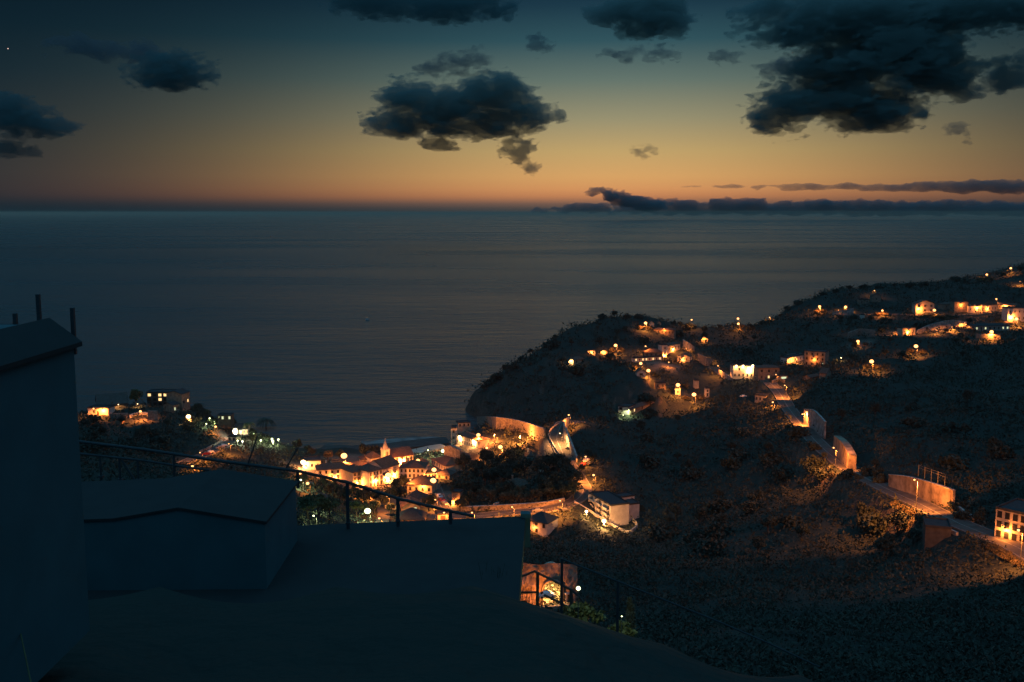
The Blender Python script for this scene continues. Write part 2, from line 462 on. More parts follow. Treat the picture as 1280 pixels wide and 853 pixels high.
def ramp(stops, fac):
    r = N.new('ShaderNodeValToRGB'); e = r.color_ramp.elements
    for i, (p, c) in enumerate(stops):
        x = e[i] if i < 2 else e.new(p)
        x.position = p; x.color = (*lin(*c), 1)
    L.new(fac, r.inputs['Fac'])
    return r.outputs['Color']
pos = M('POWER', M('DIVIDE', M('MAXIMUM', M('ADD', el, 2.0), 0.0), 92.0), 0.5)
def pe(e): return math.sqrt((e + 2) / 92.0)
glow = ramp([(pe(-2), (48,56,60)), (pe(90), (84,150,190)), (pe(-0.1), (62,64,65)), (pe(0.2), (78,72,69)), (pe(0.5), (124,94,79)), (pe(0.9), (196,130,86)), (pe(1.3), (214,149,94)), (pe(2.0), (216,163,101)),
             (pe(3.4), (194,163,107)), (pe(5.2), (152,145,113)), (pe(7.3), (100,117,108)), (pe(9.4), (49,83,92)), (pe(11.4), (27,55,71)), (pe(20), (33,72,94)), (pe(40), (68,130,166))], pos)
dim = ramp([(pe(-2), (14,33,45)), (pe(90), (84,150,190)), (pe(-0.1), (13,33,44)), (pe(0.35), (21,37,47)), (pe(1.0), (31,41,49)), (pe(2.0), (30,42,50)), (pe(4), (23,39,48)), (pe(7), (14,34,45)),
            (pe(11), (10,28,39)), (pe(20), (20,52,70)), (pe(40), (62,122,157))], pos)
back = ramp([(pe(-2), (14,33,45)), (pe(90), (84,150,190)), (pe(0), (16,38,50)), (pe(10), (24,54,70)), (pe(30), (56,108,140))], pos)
da = M('ABSOLUTE', M('SUBTRACT', az, 6.0))
g1 = M('POWER', math.e, M('MULTIPLY', M('MULTIPLY', da, da), -1.0 / (2 * 12.9 ** 2)))
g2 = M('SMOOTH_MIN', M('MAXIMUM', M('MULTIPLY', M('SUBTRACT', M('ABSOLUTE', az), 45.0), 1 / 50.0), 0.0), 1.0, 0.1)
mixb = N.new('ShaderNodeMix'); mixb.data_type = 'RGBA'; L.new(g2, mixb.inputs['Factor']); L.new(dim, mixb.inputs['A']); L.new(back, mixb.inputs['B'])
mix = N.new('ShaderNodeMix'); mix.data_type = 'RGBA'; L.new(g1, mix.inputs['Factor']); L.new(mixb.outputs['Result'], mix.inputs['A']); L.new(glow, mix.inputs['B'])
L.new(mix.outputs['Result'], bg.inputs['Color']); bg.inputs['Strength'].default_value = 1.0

# ---------------------------------------------------------------- clouds
def surface_nets(Fd):
    nx, ny, nz = Fd.shape
    inside = Fd > 0
    c = sum(inside[i:nx - 1 + i, j:ny - 1 + j, k:nz - 1 + k].astype(np.int8) for i in (0, 1) for j in (0, 1) for k in (0, 1))
    cells = np.argwhere((c > 0) & (c < 8))
    acc = np.zeros((len(cells), 3)); cnt = np.zeros(len(cells))
    corners = [(i, j, k) for i in (0, 1) for j in (0, 1) for k in (0, 1)]
    for a in corners:
        for ax in range(3):
            if a[ax]: continue
            bb = list(a); bb[ax] = 1
            fa = Fd[cells[:, 0] + a[0], cells[:, 1] + a[1], cells[:, 2] + a[2]]
            fb = Fd[cells[:, 0] + bb[0], cells[:, 1] + bb[1], cells[:, 2] + bb[2]]
            s = (fa > 0) != (fb > 0)
            t = np.where(s, fa / np.where(fa == fb, 1, fa - fb), 0)
            p = np.tile(np.array(a, float), (len(cells), 1)); p[:, ax] += t
            acc[s] += p[s]; cnt[s] += 1
    V = cells + acc / cnt[:, None]
    idx = -np.ones((nx - 1, ny - 1, nz - 1), int); idx[tuple(cells.T)] = np.arange(len(cells))
    quads = []
    for ax in range(3):
        a1, a2 = [x for x in range(3) if x != ax]
        sl0 = [slice(1, -1)] * 3; sl1 = [slice(1, -1)] * 3
        sl0[ax] = slice(0, -1); sl1[ax] = slice(1, None)
        ch = np.argwhere(inside[tuple(sl0)] != inside[tuple(sl1)])
        off = np.ones(3, int); off[ax] = 0
        e = ch + off
        fl = inside[tuple(e.T)]
        def cell(d1, d2):
            q = e.copy(); q[:, a1] -= d1; q[:, a2] -= d2
            return idx[tuple(q.T)]
        q = np.stack([cell(0, 0), cell(1, 0), cell(1, 1), cell(0, 1)], -1)
        flip = fl if ax != 1 else ~fl
        q[flip] = q[flip][:, ::-1]
        quads.append(q)
    return V, np.concatenate(quads)

def cloud_mat(name, dens, col):
    m = bpy.data.materials.new(name); m.use_nodes = True
    nt = m.node_tree; nt.nodes.clear()
    o = nt.nodes.new('ShaderNodeOutputMaterial'); v = nt.nodes.new('ShaderNodeVolumePrincipled')
    v.inputs['Color'].default_value = (*col, 1); v.inputs['Density'].default_value = dens; v.inputs['Anisotropy'].default_value = 0.0
    nt.links.new(v.outputs[0], o.inputs['Volume'])
    m.cycles.homogeneous_volume = True
    return m
CLM = cloud_mat('cloud_vapour', 0.019, (0.40, 0.48, 0.46))
CLF = cloud_mat('far_vapour', 0.0090, (0.40, 0.42, 0.46))
CLD = cloud_mat('dim_vapour', 0.016, (0.22, 0.32, 0.33))
CLT = cloud_mat('thin_vapour', 0.011, (0.30, 0.30, 0.33))
def cloud(D, blobs, label, step=1.6, amp=0.55, fs=26.0, thin=False, soft=0.0, flat=1.0, seed=0):
    """blobs: (px, py, rx, ry) ellipses of the cloud seen from the camera; depth follows their size"""
    bl = np.array(blobs, float)
    x0 = (bl[:, 0] - bl[:, 2]).min() - 14; x1 = (bl[:, 0] + bl[:, 2]).max() + 14
    y0 = (bl[:, 1] - bl[:, 3]).min() - 10; y1 = (bl[:, 1] + bl[:, 3]).max() + 10
    dz = np.minimum(bl[:, 2], bl[:, 3] * 2.2).max() * flat + 8
    ax = np.arange(x0, x1, step); ay = np.arange(y0, y1, step); ad = np.arange(-dz, dz, step * 1.8)
    X, Y, Z = np.meshgrid(ax, ad, -ay, indexing='ij'); Z = -Z
    f = np.full(X.shape, -3.0)
    for (cx, cy, rx, ry) in blobs:
        rd_ = min(rx, ry * 2.2) * flat
        q = 1 - np.sqrt(((X - cx) / rx) ** 2 + ((Z - cy) / ry) ** 2 + (Y / rd_) ** 2)
        q = q * min(1.0, min(rx, ry) / 14.0 + 0.3)
        f = np.maximum(f, q) + 0.12 * np.exp(-np.abs(f - q) * 6) * (np.minimum(f, q) > -0.6)
    nzv = fbm3(X / fs + seed * 7.1, Y / fs + 3 + seed, Z / (fs * 0.62) + 11, 6)
    f = f + amp * nzv * 1.35 + 1.25 * amp * fbm3(X / 13.0 + seed + Z / 40.0, Y / 10.0, Z / 5.2, 5)
    f[0] = f[-1] = -1; f[:, 0] = f[:, -1] = -1; f[:, :, 0] = f[:, :, -1] = -1
    Vn, Fc = surface_nets(f)
    sc = D / F
    cpx, cpy = (x0 + x1) / 2, (y0 + y1) / 2
    o = P(cpx, cpy, D)
    wx = (ax[0] + Vn[:, 0] * step - cpx) * sc
    wy = (ad[0] + Vn[:, 1] * step * 1.8) * sc
    wz = (cpy - (ay[0] + Vn[:, 2] * step)) * sc
    me = np_mesh('cloud', np.stack([wx, wy, wz], -1), Fc, CLF if D > 10000 else CLT if thin else CLD if x1 < 700 and y0 < 185 and seed >= 14 else CLM)
    ob = link('cloud', me, None, o)
    tag(ob, label, 'cloud', 'dark clouds in the dusk sky')
cloud(4300, [(515,128,34,24),(502,152,36,16),(560,140,46,26),(610,125,42,24),(630,112,22,15),(620,150,38,18),(655,138,30,20),(688,144,16,6),(480,156,18,9)],
      'large dark puffy cloud alone in the middle of the sky', 1.0, 0.62, 22, seed=1)
cloud(4300, [(548,180,24,8),(535,178,8,6)], 'small flat lens of dark cloud just under the large puffy one', 1.0, 0.5, 12, seed=2)
cloud(4250, [(642,186,12,14),(652,196,9,13),(663,209,9,8),(660,184,12,8)], 'ragged tail of dark cloud trailing down beside the large puffy one', 0.9, 0.85, 11, seed=3)
cloud(4600, [(555,86,26,6),(575,76,20,9),(600,72,12,8),(590,92,22,4)], 'thin purplish wisp of cloud above the large puffy one', 1.1, 0.9, 16, thin=True, seed=4)
cloud(3900, [(1080,20,105,30),(1190,14,110,26),(1265,10,50,32),(1110,62,66,34),(1060,92,56,30),(985,132,42,26),(965,150,24,16),(1080,128,60,26),(1090,148,28,14),(1170,94,44,22),(1150,70,50,30),(1000,40,44,20),(955,18,30,12),(1200,106,18,14)],
      'biggest dark cloud mass filling the upper right sky', 1.4, 0.75, 34, seed=5)
cloud(4400, [(980,86,22,9),(955,90,10,5),(1005,78,14,8)], 'broken shreds of cloud left of the biggest cloud mass', 1.1, 0.95, 13, thin=True, seed=6)
cloud(4000, [(1262,94,26,18),(1238,82,14,8),(1275,80,16,14)], 'dark cloud cut by the right edge of the sky', 1.3, 0.7, 18, seed=7)
cloud(4100, [(815,18,42,22),(780,10,30,16),(848,28,18,12),(750,20,18,9),(800,38,24,9)], 'dark soft cloud at the top of the sky right of centre', 1.4, 0.7, 22, seed=8)
cloud(4500, [(800,68,34,7),(825,66,14,8),(775,66,16,4)], 'flat purplish shred of cloud below the soft top cloud', 1.0, 0.9, 14, thin=True, seed=9)
cloud(4500, [(671,54,11,11),(690,58,8,4)], 'little lone puff of cloud between the two larger clouds', 0.9, 0.8, 12, thin=True, seed=10)
cloud(4500, [(900,72,9,6),(918,72,7,5),(893,70,6,5)], 'two tiny dark flecks of cloud near the biggest mass', 0.8, 0.8, 9, thin=True, seed=11)
cloud(4700, [(806,190,11,4),(814,187,6,4)], 'tiny smoky wisp low over the orange glow', 0.7, 0.9, 7, thin=True, seed=12)
cloud(4500, [(1196,160,12,7),(1208,170,6,8)], 'faint wisp low under the biggest cloud mass', 0.8, 0.9, 9, thin=True, seed=13)
cloud(4200, [(215,90,40,20),(195,96,30,13),(240,96,22,11),(222,72,16,8)], 'dark rounded cloud in the upper left sky', 1.3, 0.6, 20, seed=14)
cloud(4600, [(130,60,60,9),(165,66,30,8),(100,55,30,7)], 'long faint streak of cloud over the rounded left cloud', 1.3, 0.8, 20, thin=True, seed=15)
cloud(4000, [(20,148,36,18),(52,158,38,11),(80,163,16,6),(8,132,26,14)], 'dark ragged cloud at the left edge of the sky', 1.2, 0.75, 18, seed=16)
cloud(4000, [(14,186,28,9),(38,192,14,4)], 'small dark cloud lowest at the left edge of the sky', 1.0, 0.6, 14, seed=17)
cloud(4000, [(480,6,60,14),(560,8,60,16),(610,2,30,12),(440,0,30,8)], 'faint dark cloud along the top edge left of centre', 1.6, 0.7, 24, seed=18)
# low clouds over the horizon, far out
cloud(16000, [(1130,235,150,5),(1230,233,120,8),(1010,233,70,2.6),(925,233.5,60,1.5),(1290,234,70,9)],
      'long dark bar of cloud low over the horizon at right', 1.2, 0.28, 26, flat=0.5, seed=19)
cloud(16500, [(757,241,15,4),(772,246,16,7),(790,252,18,8),(812,256,22,8),(746,237,8,2.6)], 'small ragged heap of cumulus low on the horizon, left end of the bank', 0.8, 0.5, 10, seed=20)
cloud(17500, [(826,258,18,6),(850,257,18,7),(876,258,16,6),(905,256,26,8),(940,257,30,8),(985,258,34,7),(1040,257,44,8),(1110,258,54,7),(1190,258,64,6),(1265,258,60,6),(760,261,90,5),(900,262,120,6),(1080,262,160,7),(1240,262,90,7)], 'long bank of low lumpy cloud resting on the horizon', 1.1, 0.4, 14, flat=0.6, seed=21)

# moon and planets
def sky_ball(name, px, py, r, label, m, cat):
    D = 40000.0
    mb = MB(); mb.ball((0, 0, 0), r * D / F, n=16, m=10)
    tag(mb.build(name, m, None, P(px, py, D)), label, cat)
D = 40000.0; k = D / F
mb = MB(); n = 14; vs = []
for i in range(n + 1):
    t = rad(-62 + 124 * i / n - 40)
    ro = 4.3; th = 1.15 * max(0.05, math.cos((i / n - 0.5) * math.pi))
    for q in (ro, ro - th):
        for dy in (-0.4, 0.4):
            vs.append((math.cos(t) * q * k, dy * k, math.sin(t) * q * k))
fs = []
for i in range(n):
    a = i * 4; c = a + 4
    fs += [(a, c, c + 1, a + 1), (a + 2, a + 3, c + 3, c + 2), (a, a + 2, c + 2, c), (a + 1, c + 1, c + 3, a + 3)]
mb.add(vs, fs)
tag(mb.build('crescent_moon', MATS['moon_glow'], None, P(1108, 148, D)), 'thin crescent moon at the ragged lower edge of the biggest cloud', 'moon')
sky_ball('planet', 1194, 82, 0.8, 'bright reddish point of light at the right tip of the biggest cloud', MATS['planet_glow'], 'star')
sky_ball('planet', 10, 61, 0.6, 'faint point of light in the dark upper left sky', MATS['planet_glow'], 'star')

m = bpy.data.materials.new('sea_haze'); m.use_nodes = True; nt = m.node_tree; nt.nodes.clear()
o = nt.nodes.new('ShaderNodeOutputMaterial'); v = nt.nodes.new('ShaderNodeVolumePrincipled')
v.inputs['Color'].default_value = (1.0, 0.70, 0.54, 1); v.inputs['Density'].default_value = 3.6e-5; v.inputs['Anisotropy'].default_value = 0.0
nt.links.new(v.outputs[0], o.inputs['Volume']); m.cycles.homogeneous_volume = True
mb = MB(); mb.box(-61000, 61000, -61000, 61000, -17, 140)
tag(mb.build('haze', m), kind='stuff')
# ---------------------------------------------------------------- beach, foam, roads
def strip(name, m, c, off, w, lift, kind='structure', thick=0.0, parent=None, label=None, cat=None):
    """a ribbon along the world polyline c, offset sideways"""
    d = np.gradient(c[:, :2], axis=0); d /= np.linalg.norm(d, axis=1)[:, None] + 1e-9
    nrm = np.c_[d[:, 1], -d[:, 0]]
    a = c[:, :2] + nrm * (off - w / 2); b2 = c[:, :2] + nrm * (off + w / 2)
    z = c[:, 2] + lift
    mb = MB(); n = len(c)
    vs = [(a[i, 0], a[i, 1], z[i]) for i in range(n)] + [(b2[i, 0], b2[i, 1], z[i]) for i in range(n)]
    fs = [(i, n + i, n + i + 1, i + 1) for i in range(n - 1)]
    if thick:
        vs += [(v[0], v[1], v[2] - thick) for v in vs]
        k = 2 * n
        fs += [(i + 1, i + 1 + k, i + k, i) for i in range(n - 1)] + [(n + i, n + i + k, n + i + 1 + k, n + i + 1) for i in range(n - 1)]
        fs += [(0, k, n + k, n), (n - 1, 2 * n - 1, 2 * n - 1 + k, n - 1 + k)]
    mb.add(vs, fs)
    o = mb.build(name, m)
    if kind: o['kind'] = kind
    return o
ROADP = {}
for nm, w, c in RW:
    ROADP[nm] = (w, c)
    strip(nm, MATS['asphalt'], c, 0, w, 0.0)
    if nm != 'village_street':
        strip(nm + '_kerb', MATS['kerb'], c, -w / 2 - 0.2, 0.4, 0.13, thick=0.6)
        strip(nm + '_kerb', MATS['kerb'], c, w / 2 + 0.2, 0.4, 0.13, thick=0.6)
    if nm in ('valley_road', 'coast_road'):
        strip(nm + '_centre_line', MATS['road_paint'], c, 0, 0.22, 0.006)
# pebble beach below the village and the pale surf along it
bc = catmull([tuple(on_z(px, py, 0.35)) for px, py in [(400,561),(440,562),(480,560),(510,556),(545,552),(560,551)]], 3.0)
strip('beach', MATS['pebble'], bc, 0, 16.0, 0.3)
m = mat('surf_foam', (0.22, 0.21, 0.20), 0.5, 0.75, 0.16, detail=8)
sc_ = catmull([tuple(on_z(px, py, 0.05)) for px, py in [(452,554),(480,552),(510,549.5),(535,548.5),(548,549)]], 3.0)
strip('surf', m, sc_, 0, 9.0, 0.03)
mat('promenade', (0.36, 0.36, 0.33), 0.8, 0.2, 0.4)
pc = catmull([tuple(on_z(px, py, 3.2)) for px, py in [(508,569),(525,565),(540,561.5),(556,559)]], 3.0)
strip('promenade', MATS['promenade'], pc, 0, 9.0, 0.8, thick=5.0)

# ---------------------------------------------------------------- houses
WIN = {}
def win_mesh(wd, hg, mname):
    k = (round(wd, 2), round(hg, 2), mname)
    if k not in WIN:
        mb = MB(); mb.box(-wd / 2, wd / 2, -0.05, 0.25, -hg / 2, hg / 2)
        f = 0.09
        mb.box(-wd / 2 - f, wd / 2 + f, -0.09, 0.2, -hg / 2 - f, -hg / 2); mb.box(-wd / 2 - f, wd / 2 + f, -0.09, 0.2, hg / 2, hg / 2 + f)
        WIN[k] = mb.mesh('window', MATS[mname])
    return WIN[k]
def roof_part(mb, kind, x0, x1, y0, y1, h, rise, ov=0.45):
    t = 0.2
    X0, X1, Y0, Y1 = x0 - ov, x1 + ov, y0 - ov, y1 + ov
    W_, D_ = X1 - X0, Y1 - Y0
    if kind == 'hip':
        if W_ >= D_:
            r0 = (X0 + D_ / 2, (Y0 + Y1) / 2); r1 = (X1 - D_ / 2, (Y0 + Y1) / 2)
        else:
            r0 = ((X0 + X1) / 2, Y0 + W_ / 2); r1 = ((X0 + X1) / 2, Y1 - W_ / 2)
        if abs(r0[0] - r1[0]) + abs(r0[1] - r1[1]) < 0.1: r1 = (r1[0] + 0.1, r1[1] + 0.0) if W_ >= D_ else (r1[0], r1[1] + 0.1)
        vs = [(X0, Y0, h), (X1, Y0, h), (X1, Y1, h), (X0, Y1, h), (X0, Y0, h + t), (X1, Y0, h + t), (X1, Y1, h + t), (X0, Y1, h + t), (*r0, h + t + rise), (*r1, h + t + rise)]
        fs = [(0, 3, 2, 1), (0, 1, 5, 4), (1, 2, 6, 5), (2, 3, 7, 6), (3, 0, 4, 7)]
        fs += [(4, 5, 9, 8), (5, 6, 9), (6, 7, 8, 9), (7, 4, 8)] if W_ >= D_ else [(4, 5, 8), (5, 6, 9, 8), (6, 7, 9), (7, 4, 8, 9)]
        mb.add(vs, fs)
    elif kind in ('gable', 'front'):
        if kind == 'gable':   # ridge along x
            ym = (Y0 + Y1) / 2
            pr = [(Y0, h - ov * rise / (D_ / 2 - ov)), (ym, h + rise), (Y1, h - ov * rise / (D_ / 2 - ov))]
            vs = [(x, y, z + dz) for x in (X0, X1) for dz in (0, t) for y, z in pr]
        else:                 # gable faces the front, ridge along y
            xm = (X0 + X1) / 2
            pr = [(X0, h - ov * rise / (W_ / 2 - ov)), (xm, h + rise), (X1, h - ov * rise / (W_ / 2 - ov))]
            vs = [(x, y, z + dz) for y in (Y1, Y0) for dz in (0, t) for x, z in pr]
        fs = [(3, 4, 10, 9), (4, 5, 11, 10), (0, 6, 7, 1), (1, 7, 8, 2), (0, 1, 4, 3), (1, 2, 5, 4), (6, 9, 10, 7), (7, 10, 11, 8), (0, 3, 9, 6), (2, 8, 11, 5)]
        mb.add(vs, fs)
    elif kind == 'flat':
        mb.box(X0 + ov - 0.12, X1 - ov + 0.12, Y0 + ov - 0.12, Y1 - ov + 0.12, h + 0.002, h + 0.22)
        a0, a1, c0, c1 = x0 - .1, x1 + .1, y0 - .1, y1 + .1
        mb.box(a0, a1, c0, c0 + .25, h + 0.225, h + .6); mb.box(a0, a1, c1 - .25, c1, h + 0.225, h + .6)
        mb.box(a0, a0 + .25, c0 + .252, c1 - .252, h + 0.225, h + .6); mb.box(a1 - .25, a1, c0 + .252, c1 - .252, h + 0.225, h + .6)
HOUSES = []; FACES = []
def house(name, label, cat, pl, pr, hpx, depth, roof='hip', rise=1.6, rows=1, cols=2, side=0, wall='white_wall', rmat='old_roof', win='pane_dark', ww=0.95, wh=1.25,
          door=False, chim=0, lit=None, group=None, root=None, dmin=140.0, D=None, inset=0.0):
    """facade between two photographed bottom corners; the ground gives its distance"""
    mid = ((pl[0] + pr[0]) / 2, (pl[1] + pr[1]) / 2)
    g = P(mid[0], mid[1], D) if D else ground(mid[0], mid[1], dmin)
    z0 = g.z
    a = on_z(pl[0], pl[1], z0); c = on_z(pr[0], pr[1], z0)
    # keep the facade from swinging too far round for a small error in height
    e = Vector((c.x - a.x, c.y - a.y, 0)); w = e.length; e.normalize()
    nb = Vector((-e.y, e.x, 0))
    if nb.y < 0: nb = -nb
    h = hpx * g.y / F * 1.02
    cen = (a + c) / 2 + nb * depth / 2; cen.z = z0
    rz = math.atan2(e.y, e.x)
    x0, x1, y0, y1 = -w / 2, w / 2, -depth / 2, depth / 2
    if root is None:
        root = empty(name, cen, rz); tag(root, label, cat, group)
        par, T = root, Matrix.Identity(4)
    else:
        par = root
        root_inv = (Matrix.Translation(root.location) @ Matrix.Rotation(root.rotation_euler.z, 4, 'Z')).inverted()
        T = root_inv @ Matrix.Translation(cen) @ Matrix.Rotation(rz, 4, 'Z')
    FACES.append((a.x, a.y, c.x, c.y, z0, h, nb.x, nb.y, depth))
    HOUSES.append((cen.x, cen.y, 0.5 * math.hypot(w, depth) + 1.0))
    mb = MB()
    B = -4.5
    if roof == 'gable':
        ym = 0.0
        mb.add([(x0,y0,B),(x1,y0,B),(x1,y1,B),(x0,y1,B),(x0,y0,h),(x1,y0,h),(x1,y1,h),(x0,y1,h),(x0,ym,h+rise-.03),(x1,ym,h+rise-.03)],
               [(0,3,2,1),(0,1,5,4),(2,3,7,6),(1,2,6,9,5),(3,0,4,8,7),(4,5,9,8),(6,7,8,9)])
    elif roof == 'front':
        mb.add([(x0,y0,B),(x1,y0,B),(x1,y1,B),(x0,y1,B),(x0,y0,h),(x1,y0,h),(x1,y1,h),(x0,y1,h),(0,y0,h+rise-.03),(0,y1,h+rise-.03)],
               [(0,3,2,1),(0,1,5,8,4),(1,2,6,5),(2,3,7,9,6),(3,0,4,7),(5,6,9,8),(7,4,8,9)])
    else:
        mb.box(x0, x1, y0, y1, B, h)
    ob = mb.build('wall', MATS[wall], par); ob.matrix_local = T
    mb = MB(); roof_part(mb, roof, x0, x1, y0, y1, h, rise)
    ro = mb.build('roof', MATS[rmat if roof != 'flat' else (rmat if rmat != 'old_roof' else 'dark_roof')], par); ro.matrix_local = T
    for k in range(chim):
        mb = MB(); cx = x0 + w * (0.28 + 0.4 * k); cy = y0 + depth * 0.62
        mb.box(cx - .35, cx + .35, cy - .3, cy + .3, h + 0.1, h + rise + 0.9); mb.box(cx - .45, cx + .45, cy - .4, cy + .4, h + rise + 0.902, h + rise + 1.05)
        mb.build('chimney', MATS[wall], ro)
    lit = lit or {}
    st = h / max(1, rows)
    def put(mt, loc, ang, nm='window'):
        o = link(nm, mt, par); o.matrix_local = T @ Matrix.Translation(loc) @ Matrix.Rotation(ang, 4, 'Z')
    nwin = 0
    for r in range(rows):
        for k in range(cols):
            xx = x0 + w * (k + 0.5) / cols
            zz = st * (r + 0.52)
            mk = lit.get((r, k), win)
            if mk is None: continue
            if door and r == 0 and k == cols // 2:
                d2 = MB(); d2.box(-.55, .55, -.07, .2, 0, 2.1); put(d2.mesh('door', MATS['wood']), (xx, y0, 0.02), 0, 'door'); continue
            put(win_mesh(min(ww, w / cols * 0.6), min(wh, st * 0.6), mk), (xx, y0, zz), 0); nwin += 1
        for k in range(side):
            yy = y0 + depth * (k + 0.5) / side; zz = st * (r + 0.52)
            xs, an = (x1, math.pi / 2) if mid[0] < 640 else (x0, -math.pi / 2)
            put(win_mesh(min(ww, depth / side * 0.6), min(wh, st * 0.6), lit.get((r, 's%d' % k), win)), (xs, yy, zz), an)
    root['_h'] = h
    return root, dict(w=w, d=depth, h=h, z=z0, cen=cen, T=T, par=par, x0=x0, x1=x1, y0=y0, y1=y1)
HG = 'village houses by the beach'; HP = 'houses scattered on the headland plateau'; HC = 'houses on the left cape'; HV = 'houses in the valley'
